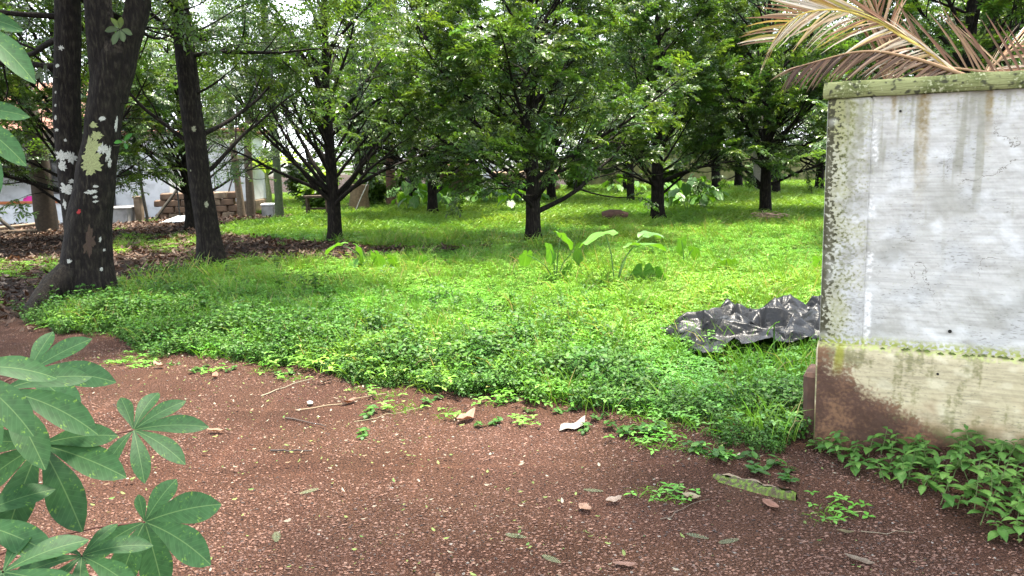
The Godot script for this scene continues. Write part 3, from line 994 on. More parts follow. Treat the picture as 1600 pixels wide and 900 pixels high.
func wall_material(cap: bool) -> StandardMaterial3D:
	# weathered whitewash: streaks, moss, run-off stains and splashed earth; s runs along the wall, y up
	var W := 800
	var H := 1024 if not cap else 128
	var im := Image.create(W, H, false, Image.FORMAT_RGB8)
	for j in H:
		var y := (2.0 if not cap else 0.25) * (1.0 - (j + 0.5) / H)
		for i in W:
			var s := 1.6 * (i + 0.5) / W
			var n1 := nz.get_noise_2d(s * 330.0, y * 330.0)
			var n2 := nz.get_noise_2d(s * 330.0, y * 5500.0 + 300.0)
			var n3 := nz.get_noise_2d(s * 3800.0 + 50.0, y * 4200.0)
			var c := Color(0.70, 0.69, 0.66)
			if cap:
				c = Color(0.50, 0.51, 0.33)
				c = c.lerp(Color(0.26, 0.29, 0.12), clampf(0.4 + 1.6 * n1 + 0.6 * n3, 0.0, 1.0) * 0.85)
				c = c.lerp(Color(0.72, 0.72, 0.58), clampf(n3 * 1.8 - 0.3 + n1, 0.0, 1.0))
				c = c.lerp(Color(0.16, 0.16, 0.1), smoothstep(0.25, 0.6, nz.get_noise_2d(s * 1500.0 + 700.0, y * 1900.0)) * 0.8)
				im.set_pixel(i, j, c)
				continue
			c = c.darkened(clampf(0.12 * n2 + 0.02, 0.0, 0.08))
			c = c.lerp(Color(0.63, 0.63, 0.62), clampf(n1 * 1.2, 0.0, 0.5))
			var fleck := nz.get_noise_2d(s * 2200.0 + 11.0, y * 9000.0)
			c = c.lerp(Color(0.36, 0.35, 0.32), smoothstep(0.46, 0.62, fleck + 0.4 * n1) * 0.4)
			var crack := absf(nz.get_noise_2d(s * 260.0 + 33.0 + 30.0 * n3 * 0.2, y * 210.0 + 15.0))
			c = c.lerp(Color(0.30, 0.28, 0.24), smoothstep(0.012, 0.003, crack) * smoothstep(0.05, 0.3, nz.get_noise_2d(s * 150.0 + 810.0, y * 150.0)) * 0.75)
			if y > 0.56:
				# pilaster and the top grow moss
				var pil := smoothstep(0.24, 0.05, s + 0.1 * n1)
				var top := smoothstep(1.45, 1.85, y + 0.25 * n1)
				var green := clampf(pil * 0.75 + top * (0.25 + 0.7 * smoothstep(0.3, 0.0, s)) + n3 * 0.5 - 0.2, 0.0, 1.0)
				c = c.lerp(Color(0.50, 0.50, 0.30), green * 0.8)
				c = c.lerp(Color(0.27, 0.28, 0.14), smoothstep(0.15, 0.5, n3 + 0.5 * n1) * pil * 0.8)
				c = c.lerp(Color(0.20, 0.19, 0.12), smoothstep(0.0, 0.22, n3 * 0.9 + n1 * 0.3 + 0.55 - s * 13.0) * 0.85)
				var drip := nz.get_noise_2d(s * 1500.0 + 500.0, y * 90.0)
				c = c.lerp(Color(0.52, 0.51, 0.44), smoothstep(0.1, 0.5, drip + 0.3 * n1) * smoothstep(0.9, 1.75, y + 0.5 * n1) * 0.6)
				c = c.lerp(Color(0.80, 0.80, 0.79), smoothstep(0.12, 0.5, nz.get_noise_2d(s * 420.0 + 640.0, y * 520.0)) * 0.45)
				# rust-brown run-off below the coping
				for run in [[0.43, 0.035, 1.15], [0.70, 0.02, 1.45], [0.30, 0.015, 1.6], [0.95, 0.04, 1.2]]:
					var dx: float = absf(s - run[0] - 0.012 * nz.get_noise_1d(y * 200.0)) / run[1]
					c = c.lerp(Color(0.50, 0.44, 0.31), smoothstep(1.2, 0.2, dx) * smoothstep(run[2], 1.8, y + 0.1 * n1) * (0.7 + 0.5 * n3))
				var grey := smoothstep(0.05, 0.55, nz.get_noise_2d(s * 220.0 + 77.0, y * 260.0)) * 0.4
				c = c.lerp(Color(0.46, 0.45, 0.40), grey)
				# scratched white plaster beside the pilaster
				c = c.lerp(Color(0.86, 0.85, 0.83), smoothstep(0.026, 0.006, absf(s - 0.222 - 0.014 * n1 - 0.006 * n3)) * smoothstep(-0.3, 0.35, n3 * 0.7 + n1) * 0.8)
				c = c.lerp(Color(0.55, 0.58, 0.25), smoothstep(0.62, 0.565, y + 0.02 * n3) * clampf(0.5 + n3 * 2.0, 0.0, 1.0))
			else:
				c = Color(0.69, 0.645, 0.52).darkened(clampf(0.14 * n2 + 0.03, 0.0, 0.12))
				var drip := nz.get_noise_2d(s * 1900.0 + 900.0, y * 160.0)
				c = c.lerp(Color(0.40, 0.39, 0.24), smoothstep(0.0, 0.5, n1 + 0.55 * drip + 0.3 * n3) * 0.6)
				c = c.lerp(Color(0.33, 0.33, 0.27), smoothstep(0.36, 0.6, fleck + 0.3 * n1 + 0.05) * 0.35)
				c = c.lerp(Color(0.78, 0.75, 0.64), smoothstep(0.15, 0.5, nz.get_noise_2d(s * 500.0 + 40.0, y * 700.0 + 80.0)) * 0.5)
				c = c.lerp(Color(0.42, 0.31, 0.19), smoothstep(0.3, 0.1, y + 0.2 * n1) * 0.6)
				c = c.lerp(Color(0.24, 0.26, 0.12), smoothstep(0.2, 0.06, y + 0.2 * n1) * 0.8)
				# splashed red earth in the corner
				var edge := 0.50 - 0.62 * s + 0.10 * n1 + 0.05 * n3
				c = c.lerp(Color(0.26, 0.17, 0.125).lerp(Color(0.42, 0.30, 0.21), clampf(0.4 + 1.2 * n1 + 0.9 * n3, 0.0, 1.0)), smoothstep(0.03, -0.05, y - edge) * 0.93)
				c = c.lerp(Color(0.5, 0.5, 0.16), smoothstep(0.03, 0.01, absf(s - 0.1 - 0.02 * n1)) * smoothstep(0.36, 0.5, y) * 0.8)
				c = c.lerp(Color(0.66, 0.68, 0.42), smoothstep(0.525, 0.55, y + 0.012 * n3) * clampf(0.5 + n3 * 1.5, 0.0, 1.0))
			im.set_pixel(i, j, c)
	var m := mat("wall_cap" if cap else "wall_plaster", Color.WHITE, 0.92)
	m.albedo_texture = ImageTexture.create_from_image(im)
	m.uv1_scale = Vector3(1.0 / 1.6, 1.0 / (2.0 if not cap else 0.25), 1)
	m.uv1_offset = Vector3(0, 1, 0)
	m.heightmap_enabled = true
	var h := noise_tex(0.02, FastNoiseLite.TYPE_SIMPLEX, [], 512, 6, 61)
	m.heightmap_texture = h
	m.heightmap_scale = 0.35 if cap else 1.1
	return m


func wall_sheet(x0: float, x1: float, y0: float, y1: float, z: Callable, step: float) -> ArrayMesh:
	# an uneven plaster face
	var s := Shape.new()
	var nx := int((x1 - x0) / step) + 1
	var ny := int((y1 - y0) / step) + 1
	for j in ny + 1:
		for i in nx + 1:
			var x := lerpf(x0, x1, float(i) / nx)
			var y := lerpf(y0, y1, float(j) / ny)
			var h: float = z.call(x, y)
			var nn := Vector3(-(z.call(x + 0.01, y) - h) / 0.01, -(z.call(x, y + 0.01) - h) / 0.01, 1).normalized()
			s.put(Vector3(x, y, h), nn, Vector2(x, -y))
	for j in ny:
		for i in nx:
			var a := j * (nx + 1) + i
			s.quad(a, a + nx + 1, a + nx + 2, a + 1)
	return s.done()


func build_wall() -> void:
	var root := thing("compound_wall", "weathered whitewashed concrete boundary wall with mossy coping and stained plinth", "wall", Vector3(1.62, 0, -4.07))
	root.rotation_degrees.y = -30.0
	var m := wall_material(false)
	var mc := wall_material(true)
	var L := 3.6
	part("core", box_mesh(Vector3(0.004, -0.2, -0.19), Vector3(L, 1.80, -0.012), 0.006, 0.006), m, root)
	part("panel_face", wall_sheet(0.205, L, 0.55, 1.805, func(x, y): return -0.004 + 0.0035 * nz.get_noise_2d(x * 300.0, y * 300.0) + 0.0012 * nz.get_noise_2d(x * 300.0, y * 2400.0), 0.02), m, root)
	var s := Shape.new()
	cbox(s, Vector3(0, 0.53, -0.188), Vector3(0.205, 1.803, 0.02), 0.012, Color.WHITE, 0.008)
	part("pilaster", s.done(), m, root)
	s = Shape.new()
	cbox(s, Vector3(-0.012, -0.2, -0.21), Vector3(L + 0.01, 0.535, 0.03), 0.016, Color.WHITE, 0.012)
	part("plinth_core", s.done(), m, root)
	part("plinth", wall_sheet(-0.006, L, -0.1, 0.56, func(x, y): return 0.036 - 0.032 * smoothstep(0.525, 0.56, y) + 0.006 * nz.get_noise_2d(x * 60.0, y * 60.0) + 0.002 * nz.get_noise_2d(x * 50.0, y * 700.0), 0.02), m, root)
	# the coping: a bar whose worn profile wavers along its length
	s = Shape.new()
	var prof := [[1.807, -0.222], [1.874, -0.226], [1.886, -0.214], [1.889, -0.09], [1.885, 0.022], [1.877, 0.038], [1.852, 0.042], [1.818, 0.04], [1.807, 0.03]]
	var steps := 150
	for i in steps + 1:
		var x := lerpf(-0.02, L + 0.01, float(i) / steps)
		for k in prof.size():
			var q := Vector3(x, prof[k][0], prof[k][1])
			var wob := 0.008 * nz.get_noise_2d(x * 500.0, k * 170.0) + 0.003 * nz.get_noise_2d(x * 2200.0, k * 190.0)
			if i == 0: q.x += 0.01 * nz.get_noise_1d(k * 500.0)
			var nn := Vector3(0, q.y - 1.845, (q.z + 0.09) * 0.5).normalized()
			s.put(q + nn * wob, nn, Vector2(x, -(q.y - 1.7)))
	for i in steps:
		for k in prof.size():
			var k2 := (k + 1) % prof.size()
			var a := i * prof.size() + k
			var b := i * prof.size() + k2
			s.quad(a, a + prof.size(), b + prof.size(), b)
	for k in range(1, prof.size() - 1):
		var e := []
		for w in [0, k, k + 1]: e.append(s.put(s.v[w], Vector3(-1, 0, 0), Vector2(s.v[w].z, -(s.v[w].y - 1.7))))
		s.tri(e[0], e[1], e[2])
	var cp := part("coping", s.done(), mc, root)
	cp.set_meta("label", "mossy green coping")
	s = Shape.new()
	cbox(s, Vector3(-0.085, -0.2, -0.26), Vector3(0.06, 0.36, -0.02), 0.02, Color.WHITE, 0.03)
	var eb := mat("earth_stained", Color(0.10, 0.052, 0.034), 0.95)
	eb.albedo_texture = noise_tex(0.01, FastNoiseLite.TYPE_SIMPLEX, [[0.0, srgb(0.4, 0.4, 0.4)], [1.0, srgb(1, 1, 1)]], 256, 5, 71)
	eb.uv1_triplanar = true
	eb.uv1_scale = Vector3(3, 3, 3)
	part("footing", s.done(), eb, root).set_meta("label", "earth-brown footing at the end of the wall")
	# drain holes
	var hole := mat("hole", Color(0.012, 0.01, 0.008), 1.0)
	for q in [[0.60, 0.66, 0.008], [0.56, 0.45, 0.006], [0.33, 1.73, 0.005]]:
		s = Shape.new()
		tube(s, PackedVector3Array([Vector3(q[0], q[1], -0.01), Vector3(q[0], q[1], 0.0025 if q[1] > 0.56 else 0.041)]), PackedFloat32Array([q[2], q[2]]), 10, Color.WHITE, 0.3, true)
		part("drain_hole", s.done(), hole, root)
	# moss cushions along the ledge
	rng.seed = 77
	for i in 26:
		s = Shape.new()
		var x := rr(0.22, 1.1)
		var r := rr(0.004, 0.012)
		var mid := Vector3(x, 0.556 + rr(-0.006, 0.004), 0.012 + rr(-0.004, 0.012))
		for k in 7:
			var a := TAU * k / 7.0
			var b := TAU * (k + 1) / 7.0
			var e := 1.0 + 0.5 * nz.get_noise_1d(k * 80.0 + i * 400.0)
			var e2 := 1.0 + 0.5 * nz.get_noise_1d(((k + 1) % 7) * 80.0 + i * 400.0)
			s.flat(mid + Vector3(0, r * 0.6, 0), mid + Vector3(cos(a) * r * e * 1.6, -0.004, sin(a) * r * e), mid + Vector3(cos(b) * r * e2 * 1.6, -0.004, sin(b) * r * e2), lin(1, 1, 1))
		part("moss_cushion", s.done(), mats.moss, root)


# ---------- dry palm fronds hanging over the wall

func frond(label: String, path: Array, n: int, leaf: float, dir_up: Vector3, dir_dn: Vector3, cols: Array, sd: int, both := true) -> void:
	rng.seed = sd
	var c3 := Curve3D.new()
	for i in path.size():
		var tan_ := (Vector3(path[mini(i + 1, path.size() - 1)]) - Vector3(path[maxi(i - 1, 0)])) / 6.0
		c3.add_point(path[i], -tan_, tan_)
	var base: Vector3 = path[0]
	var root := thing("palm_frond", label, "palm frond", base, "dry palm fronds over the wall")
	var L := c3.get_baked_length()
	var s := Shape.new()
	var pts := PackedVector3Array()
	var rad := PackedFloat32Array()
	for i in 25:
		pts.append(c3.sample_baked(L * i / 24.0, true) - base)
		rad.append(lerpf(0.011, 0.0025, i / 24.0))
	tube(s, pts, rad, 6, lin(0.55, 0.42, 0.10) if sd == 81 else lin(0.26, 0.16, 0.09))
	part("rachis", s.done(), mats.twig, root)
	for i in n:
		for sg in ([1, -1] if both else [1]):
			var t := lerpf(0.03, 0.995, (i + rr(0.1, 0.9)) / n)
			var p := c3.sample_baked(L * t, true) - base
			var ax := (c3.sample_baked(minf(L, L * t + 0.02), true) - c3.sample_baked(maxf(0.0, L * t - 0.02), true)).normalized()
			var o: Vector3 = dir_up if sg > 0 else dir_dn
			var d := (ax * rr(0.75, 1.05) + o.normalized() * rr(0.75, 1.0) + Vector3(rr(-0.12, 0.12), rr(-0.1, 0.1), rr(-0.25, 0.25))).normalized()
			var l := Shape.new()
			var c: Color = cols[rng.randi() % cols.size()]
			c = c * rr(0.75, 1.25)
			var len: float = leaf * (0.55 + 0.65 * sin(PI * clampf(t * 0.8 + 0.12, 0.0, 1.0))) * rr(0.85, 1.12)
			blade(l, p, d, (o.cross(ax) + Vector3(rr(-0.3, 0.3), rr(-0.3, 0.3), 0.3)).normalized(), len, rr(0.009, 0.015), [0.7, 1.0, 0.9, 0.6, 0.08], rr(0.3, 0.8), rr(0.1, 0.9) if sg < 0 else rr(0.0, 0.5), Color(c.r, c.g, c.b), Color(c.r * 1.3, c.g * 1.25, c.b * 1.1, 1))
			part("leaflet", l.done(), mats.dead_leaf, root)


func build_fronds() -> void:
	var pale := [lin(0.33, 0.27, 0.20), lin(0.46, 0.40, 0.32), lin(0.22, 0.15, 0.105), lin(0.34, 0.26, 0.12), lin(0.52, 0.47, 0.40)]
	var gold := [lin(0.36, 0.25, 0.07), lin(0.22, 0.12, 0.075), lin(0.38, 0.29, 0.19), lin(0.28, 0.26, 0.07)]
	var brown := [lin(0.08, 0.05, 0.038), lin(0.13, 0.08, 0.056), lin(0.055, 0.037, 0.03), lin(0.2, 0.135, 0.1)]
	frond("arching yellow-ribbed dry palm frond drooping left over the wall end", [Vector3(2.33, 1.86, -4.06), Vector3(2.173, 2.038, -4.19), Vector3(2.042, 2.134, -4.24), Vector3(1.959, 2.201, -4.28), Vector3(1.887, 2.245, -4.33), Vector3(1.782, 2.285, -4.37), Vector3(1.676, 2.295, -4.42), Vector3(1.60, 2.279, -4.46), Vector3(1.533, 2.23, -4.51), Vector3(1.487, 2.155, -4.55)], 62, 0.27, Vector3(-0.45, 0.55, -0.3), Vector3(-0.35, -0.75, 0.25), pale + gold, 81)
	frond("dark brown withered frond lying low along the top of the wall", [Vector3(2.30, 1.90, -4.05), Vector3(2.125, 1.985, -4.13), Vector3(2.02, 2.02, -4.16), Vector3(1.90, 2.046, -4.18), Vector3(1.78, 2.045, -4.2), Vector3(1.658, 2.02, -4.23), Vector3(1.52, 1.985, -4.25)], 52, 0.20, Vector3(-0.5, -0.25, -0.55), Vector3(-0.2, -0.9, 0.1), brown, 82)
	frond("brown frond with its leaflets standing upright above the coping", [Vector3(2.75, 1.82, -3.93), Vector3(2.5, 1.90, -4.05), Vector3(2.3, 1.95, -4.16), Vector3(2.1, 2.0, -4.26), Vector3(1.95, 2.05, -4.33)], 27, 0.36, Vector3(0.55, 1.3, -0.1), Vector3(0.1, 0.9, -0.6), [lin(0.12, 0.075, 0.05), lin(0.17, 0.11, 0.07), lin(0.12, 0.066, 0.045), lin(0.28, 0.2, 0.13)], 83, false)
	frond("pale dry frond slanting up beyond the right end of the coping", [Vector3(2.35, 1.80, -4.12), Vector3(2.5, 1.97, -4.14), Vector3(2.62, 2.06, -4.15), Vector3(2.85, 2.17, -4.2)], 16, 0.30, Vector3(0.3, 0.55, -0.2), Vector3(0.5, -0.25, 0.2), [lin(0.5, 0.38, 0.28), lin(0.36, 0.2, 0.13), lin(0.55, 0.46, 0.38)], 84)
	frond("upright brown frond tip rising behind the arching frond", [Vector3(2.10, 1.86, -4.45), Vector3(2.08, 2.1, -4.5), Vector3(2.04, 2.3, -4.5), Vector3(1.99, 2.5, -4.5)], 22, 0.3, Vector3(-0.6, 0.6, 0.1), Vector3(0.5, 0.65, 0.1), [lin(0.23, 0.13, 0.08), lin(0.34, 0.25, 0.17), lin(0.15, 0.085, 0.055)], 85)


# ---------- crumpled plastic sheet

func build_tarp() -> void:
	# a stiff sheet crushed into facets: a coarse net of folds, then smaller dents, kept hard-edged
	rng.seed = 640
	var cx := 16
	var cz := 10
	var net := []
	for j in cz + 1:
		var row := []
		for i in cx + 1:
			var u := float(i) / cx
			var v := float(j) / cz
			var rim := clampf(1.05 - pow(absf(u - 0.54) * 1.95, 5.0) - pow(maxf(0.0, 0.5 - v) * 1.9, 6.0), 0.0, 1.0)
			var fold := 1.0 - 2.8 * absf(nz.get_noise_2d(u * 260.0 + 40.0, v * 150.0))
			var y := rim * (0.135 + 0.08 * fold + rr(-0.09, 0.09)) + 0.012
			# the near edge is bunched up and stands clear of the ground
			y = lerpf(y, 0.05 + 0.12 * rng.randf() * rim, smoothstep(0.75, 1.0, v))
			y += 0.08 * smoothstep(0.78, 1.0, u) * rim
			row.append(Vector3((u - 0.55) * 1.65 + rr(-0.055, 0.055), maxf(y, 0.012), (v - 0.5) * 1.0 + rr(-0.05, 0.05)))
		net.append(row)
	var at := func(u: float, v: float) -> Vector3:
		var fu := clampf(u, 0.0, 0.9999) * cx
		var fv := clampf(v, 0.0, 0.9999) * cz
		var i := int(fu)
		var j := int(fv)
		var a := fu - i
		var b := fv - j
		var p: Vector3
		if (i * 7 + j * 3) % 2 == 0:
			p = net[j][i] + (net[j][i + 1] - net[j][i]) * a + (net[j + 1][i + 1] - net[j][i + 1]) * b if a > b else net[j][i] + (net[j + 1][i] - net[j][i]) * b + (net[j + 1][i + 1] - net[j + 1][i]) * a
		else:
			p = net[j][i] + (net[j][i + 1] - net[j][i]) * a + (net[j + 1][i] - net[j][i]) * b if a + b < 1.0 else net[j + 1][i + 1] + (net[j + 1][i] - net[j + 1][i + 1]) * (1.0 - a) + (net[j][i + 1] - net[j + 1][i + 1]) * (1.0 - b)
		var dent := 0.03 * absf(nz.get_noise_2d(u * 700.0, v * 480.0)) + 0.004 * nz.get_noise_2d(u * 2600.0, v * 1800.0)
		return p + Vector3(0, dent, dent * 0.5)
	var s := Shape.new()
	var nx := cx * 7
	var nv := cz * 7
	for j in nv + 1:
		for i in nx + 1:
			var u := float(i) / nx
			var v := float(j) / nv
			var p: Vector3 = at.call(u, v)
			var du: Vector3 = at.call(u + 0.006, v) - at.call(u - 0.006, v)
			var dv: Vector3 = at.call(u, v + 0.008) - at.call(u, v - 0.008)
			s.put(p, dv.cross(du).normalized(), Vector2(u, v))
	for j in nv:
		for i in nx:
			var a := j * (nx + 1) + i
			s.quad(a, a + 1, a + nx + 2, a + nx + 1)
	var o := single("plastic_sheet", s.done(), mats.tarp, "crumpled black plastic sheet heaped on the grass beside the wall end", "tarp", Vector3(2.2, 0.05, -6.35))
	o.rotation_degrees.y = 12.0


# ---------- cassava at the near left

func cassava_texture() -> ImageTexture:
	var W := 128
	var H := 384
	var im := Image.create(W, H, false, Image.FORMAT_RGB8)
	for j in H:
		for i in W:
			var u := (i + 0.5) / W - 0.5
			var v := (j + 0.5) / H
			var c := srgb(0.028, 0.092, 0.024)
			var n := nz.get_noise_2d(i * 1.6, j * 1.6)
			c = c.lightened(0.05 * n) if n > 0.0 else c.darkened(-0.25 * n)
			# side veins slant forward from the midrib
			var w := fposmod(v * 15.0 - absf(u) * 5.5, 1.0)
			var vein := smoothstep(0.10, 0.0, minf(w, 1.0 - w))
			c = c.lerp(srgb(0.05, 0.13, 0.045), vein * 0.7)
			# mosaic blotches
			var b := nz.get_noise_2d(i * 5.5 + 300.0, j * 5.5)
			var where := smoothstep(0.22, 0.5, nz.get_noise_2d(i * 0.9 + 40.0, j * 0.7 + 90.0))
			c = c.lerp(srgb(0.11, 0.21, 0.03), smoothstep(0.16, 0.26, b) * where)
			c = c.lerp(srgb(0.10, 0.18, 0.06), smoothstep(0.022, 0.008, absf(u)))
			im.set_pixel(i, j, c)
	return ImageTexture.create_from_image(im)


func cassava_leaf(parent: Node3D, hub: Vector3, foot: Vector3, forward: Vector3, face: Vector3, size: float, fan: Array, sd: int, droop := 0.7, broad := 0.31) -> void:
	rng.seed = sd
	var s := Shape.new()
	var mid := (hub + foot) * 0.5 + Vector3(0, 0.03, 0)
	tube(s, PackedVector3Array([foot, foot.lerp(mid, 0.5) + Vector3(0, 0.012, 0), mid, mid.lerp(hub, 0.5) + Vector3(0, 0.006, 0), hub]), PackedFloat32Array([0.0032, 0.0028, 0.0025, 0.0023, 0.0022]), 6, lin(0.09, 0.032, 0.022))
	var leaf := part("leaf", s.done(), mats.twig, parent)
	face = face.normalized()
	forward = (forward - face * forward.dot(face)).normalized()
	for a in fan:
		var d := forward.rotated(face, deg_to_rad(a[0]))
		var l := Shape.new()
		var up := (face + d.rotated(face, PI / 2.0) * rr(-0.25, 0.25)).normalized()
		var L: float = size * a[1]
		var rows := [0.10, 0.24, 0.40, 0.58, 0.76, 0.91, 1.0, 0.98, 0.84, 0.55, 0.06]
		var tone := rr(0.85, 1.15)
		blade(l, hub + d * 0.002 + face * rr(0.0, 0.002), (d + face * 0.12).normalized(), up, L, L * broad * rr(0.9, 1.1), rows, rr(0.12, 0.3), droop * rr(0.7, 1.3), Color(tone, tone, tone))
		part("leaflet", l.done(), mats.cassava, leaf)


func build_cassava() -> void:
	var m := leafy("cassava", 0.55, Color(0.9, 0.9, 0.5), 0.4)
	m.albedo_texture = cassava_texture()
	var full := [[-140, 0.62], [-95, 0.85], [-48, 1.0], [-5, 1.05], [40, 1.0], [88, 0.85], [135, 0.6]]
	var base := Vector3(-1.32, 0, -1.62)
	var root := thing("cassava_plant", "cassava plant reaching in at the lower left, palm-shaped leaves with pale mosaic blotches", "plant", base)
	var s := Shape.new()
	tube(s, PackedVector3Array([Vector3(0, -0.05, 0), Vector3(0.03, 0.4, 0.02), Vector3(0.1, 0.8, 0.05), Vector3(0.14, 1.02, 0.06), Vector3(0.2, 1.3, 0.1), Vector3(0.22, 1.62, 0.16)]), PackedFloat32Array([0.016, 0.014, 0.011, 0.009, 0.007, 0.004]), 8, lin(0.2, 0.12, 0.08))
	part("stem", s.done(), mats.twig, root)
	s = Shape.new()
	tube(s, PackedVector3Array([Vector3(0.03, 0.4, 0.02), Vector3(0.16, 0.66, 0.08), Vector3(0.26, 0.84, 0.12)]), PackedFloat32Array([0.01, 0.008, 0.005]), 8, lin(0.2, 0.12, 0.08))
	part("stem", s.done(), mats.twig, root)
	var toward := Vector3(0.25, 0.75, 0.6)
	# hub, stalk foot, forward, facing, length, fan
	for q in [
		[Vector3(-0.883, 0.954, -1.75), Vector3(-1.17, 0.86, -1.56), Vector3(0.9, -0.1, -0.15), Vector3(0.1, 0.8, 0.6), 0.150, [[-118, 0.75], [-66, 0.95], [-28, 1.05], [8, 1.1], [44, 0.85], [80, 0.8], [116, 0.72]], 601, 0.55],
		[Vector3(-0.805, 0.797, -1.6), Vector3(-1.2, 0.70, -1.55), Vector3(0.35, -0.5, 0.1), Vector3(0.15, 0.62, 0.78), 0.150, [[-102, 0.9], [-55, 0.95], [-12, 1.05], [30, 1.15], [72, 1.05], [118, 0.7], [160, 0.42]], 602, 0.5],
		[Vector3(-0.944, 1.014, -1.5), Vector3(-1.18, 0.9, -1.56), Vector3(0.1, -0.9, 0.3), Vector3(0.2, 0.55, 0.8), 0.165, [[-105, 0.7], [-62, 0.85], [-18, 1.1], [28, 1.2], [66, 1.1], [98, 0.85]], 603, 0.35],
		[Vector3(-0.975, 1.14, -1.45), Vector3(-1.15, 1.0, -1.55), Vector3(0.5, -0.7, 0.2), Vector3(0.3, 0.7, 0.6), 0.17, [[-80, 0.9], [-40, 1.0], [0, 1.1], [38, 1.15], [80, 0.9]], 604, 0.6],
		[Vector3(-0.955, 1.215, -1.32), Vector3(-1.12, 1.2, -1.5), Vector3(0.6, -0.6, 0.2), Vector3(0.35, 0.7, 0.55), 0.165, [[-70, 0.9], [-25, 1.0], [15, 1.05], [60, 0.9]], 605, 0.7],
		[Vector3(-1.09, 1.105, -1.72), Vector3(-1.18, 1.0, -1.56), Vector3(0.9, 0.3, 0.0), Vector3(0.0, 0.75, 0.65), 0.16, [[-45, 1.2], [-15, 1.3], [28, 0.9], [70, 0.7]], 606, 0.3],
		[Vector3(-1.0, 0.93, -1.34), Vector3(-1.22, 0.75, -1.56), Vector3(0.4, -0.8, 0.2), Vector3(0.2, 0.7, 0.65), 0.165, [[-100, 0.8], [-50, 1.0], [0, 1.1], [45, 1.1], [90, 0.9]], 607, 0.5],
		[Vector3(-0.90, 0.862, -1.28), Vector3(-1.24, 0.66, -1.57), Vector3(0.5, -0.7, 0.3), Vector3(0.2, 0.8, 0.5), 0.16, full, 608, 0.5],
		[Vector3(-0.86, 0.80, -1.45), Vector3(-1.2, 0.66, -1.56), Vector3(0.3, -0.6, 0.5), Vector3(0.1, 0.85, 0.4), 0.15, full, 609, 0.5],
	]:
		cassava_leaf(root, q[0] - base, q[1] - base, q[2], q[3], q[4], q[5], q[6], q[7], {601: 0.3, 602: 0.43, 603: 0.38}.get(q[6], 0.33))
	var b2 := Vector3(-1.02, 0, -1.05)
	root = thing("cassava_plant", "taller cassava shoot at the upper left edge, leaves hanging into the view", "plant", b2)
	s = Shape.new()
	tube(s, PackedVector3Array([Vector3(0, -0.05, 0), Vector3(0.02, 0.8, 0), Vector3(0.05, 1.5, -0.02), Vector3(0.12, 1.85, -0.04)]), PackedFloat32Array([0.016, 0.013, 0.009, 0.005]), 8, lin(0.2, 0.12, 0.08))
	part("stem", s.done(), mats.twig, root)
	for q in [
		[Vector3(-0.765, 1.765, -1.15), Vector3(-0.9, 1.83, -1.09), Vector3(0.3, -0.9, 0.0), Vector3(0.4, 0.4, 0.8), 0.115, [[-75, 0.8], [-35, 0.9], [4, 1.0], [38, 1.15], [75, 0.7]], 611, 0.7],
		[Vector3(-0.752, 1.635, -1.1), Vector3(-0.93, 1.66, -1.07), Vector3(0.25, -0.95, 0.0), Vector3(0.45, 0.35, 0.8), 0.125, [[-70, 0.8], [-30, 0.95], [6, 1.1], [40, 0.9], [80, 0.7]], 612, 0.6],
	]:
		cassava_leaf(root, q[0] - b2, q[1] - b2, q[2], q[3], q[4], q[5], q[6], q[7])
	tag(root, "taller cassava shoot at the upper left edge, leaves hanging into the view", "plant")


# ---------- taro and low plants

func taro_blade(L: float, sd: int, curl: float) -> ArrayMesh:
	rng.seed = sd
	# heart-shaped blade hanging from the stalk's end: +z towards the lobes, -z towards the tip
	var s := Shape.new()
	var c := lin(0.095, 0.23, 0.035) * rr(0.75, 1.25)
	c = Color(c.r, c.g, c.b)
	var rib := Color(c.r * 1.5, c.g * 1.25, c.b * 1.3, 1)
	var mid := s.put(Vector3.ZERO, Vector3.UP, Vector2(0.5, 0.4), rib)
	var n := 48
	var rings := [0.2, 0.45, 0.72, 1.0]
	for ring in rings:
		for k in n + 1:
			var a := lerpf(-PI + 0.2, PI - 0.2, float(k) / n)
			var r := L * (0.36 + 0.42 * pow(absf(cos(a * 0.5)), 3.0))
			if absf(a) > 2.0: r *= 1.0 + 0.16 * sin((absf(a) - 2.0) * 2.9)
			r *= ring * (1.0 + 0.05 * ring * sin(a * 7.0 + sd) + 0.02 * sin(a * 17.0 + sd * 3.0))
			var x := sin(a) * r * 0.84
			var z := -cos(a) * r
			# pleated between the ribs, the rim waving
			var pleat := absf(sin(a * 4.5))
			var y: float = -curl * (x * x + z * z) / L * 1.4 + 0.03 * L * pleat * ring + 0.045 * L * ring * ring * sin(a * 5.0 + sd * 1.7) + absf(x) * 0.16
			var onrib := pleat < 0.16
			var q := rib.lerp(c, ring * 0.5) if onrib else c * (0.9 + 0.2 * nz.get_noise_2d(x * 4000.0, z * 4000.0 + sd * 70.0))
			var slope := 0.28 * cos(a * 4.5) * signf(sin(a * 4.5))
			s.put(Vector3(x, y, z), (Vector3(-x * 0.5, 1, -z * 0.5 * curl) + Vector3(cos(a), 0, sin(a)) * -slope * ring).normalized(), Vector2(0.5 + x / L, 0.4 + z / L), Color(q.r, q.g, q.b))
	for k in n:
		s.tri(mid, mid + 1 + k, mid + 2 + k)
		for q in rings.size() - 1:
			var e := mid + 1 + q * (n + 1) + k
			s.quad(e, e + n + 1, e + n + 2, e + 1)
	return s.done()


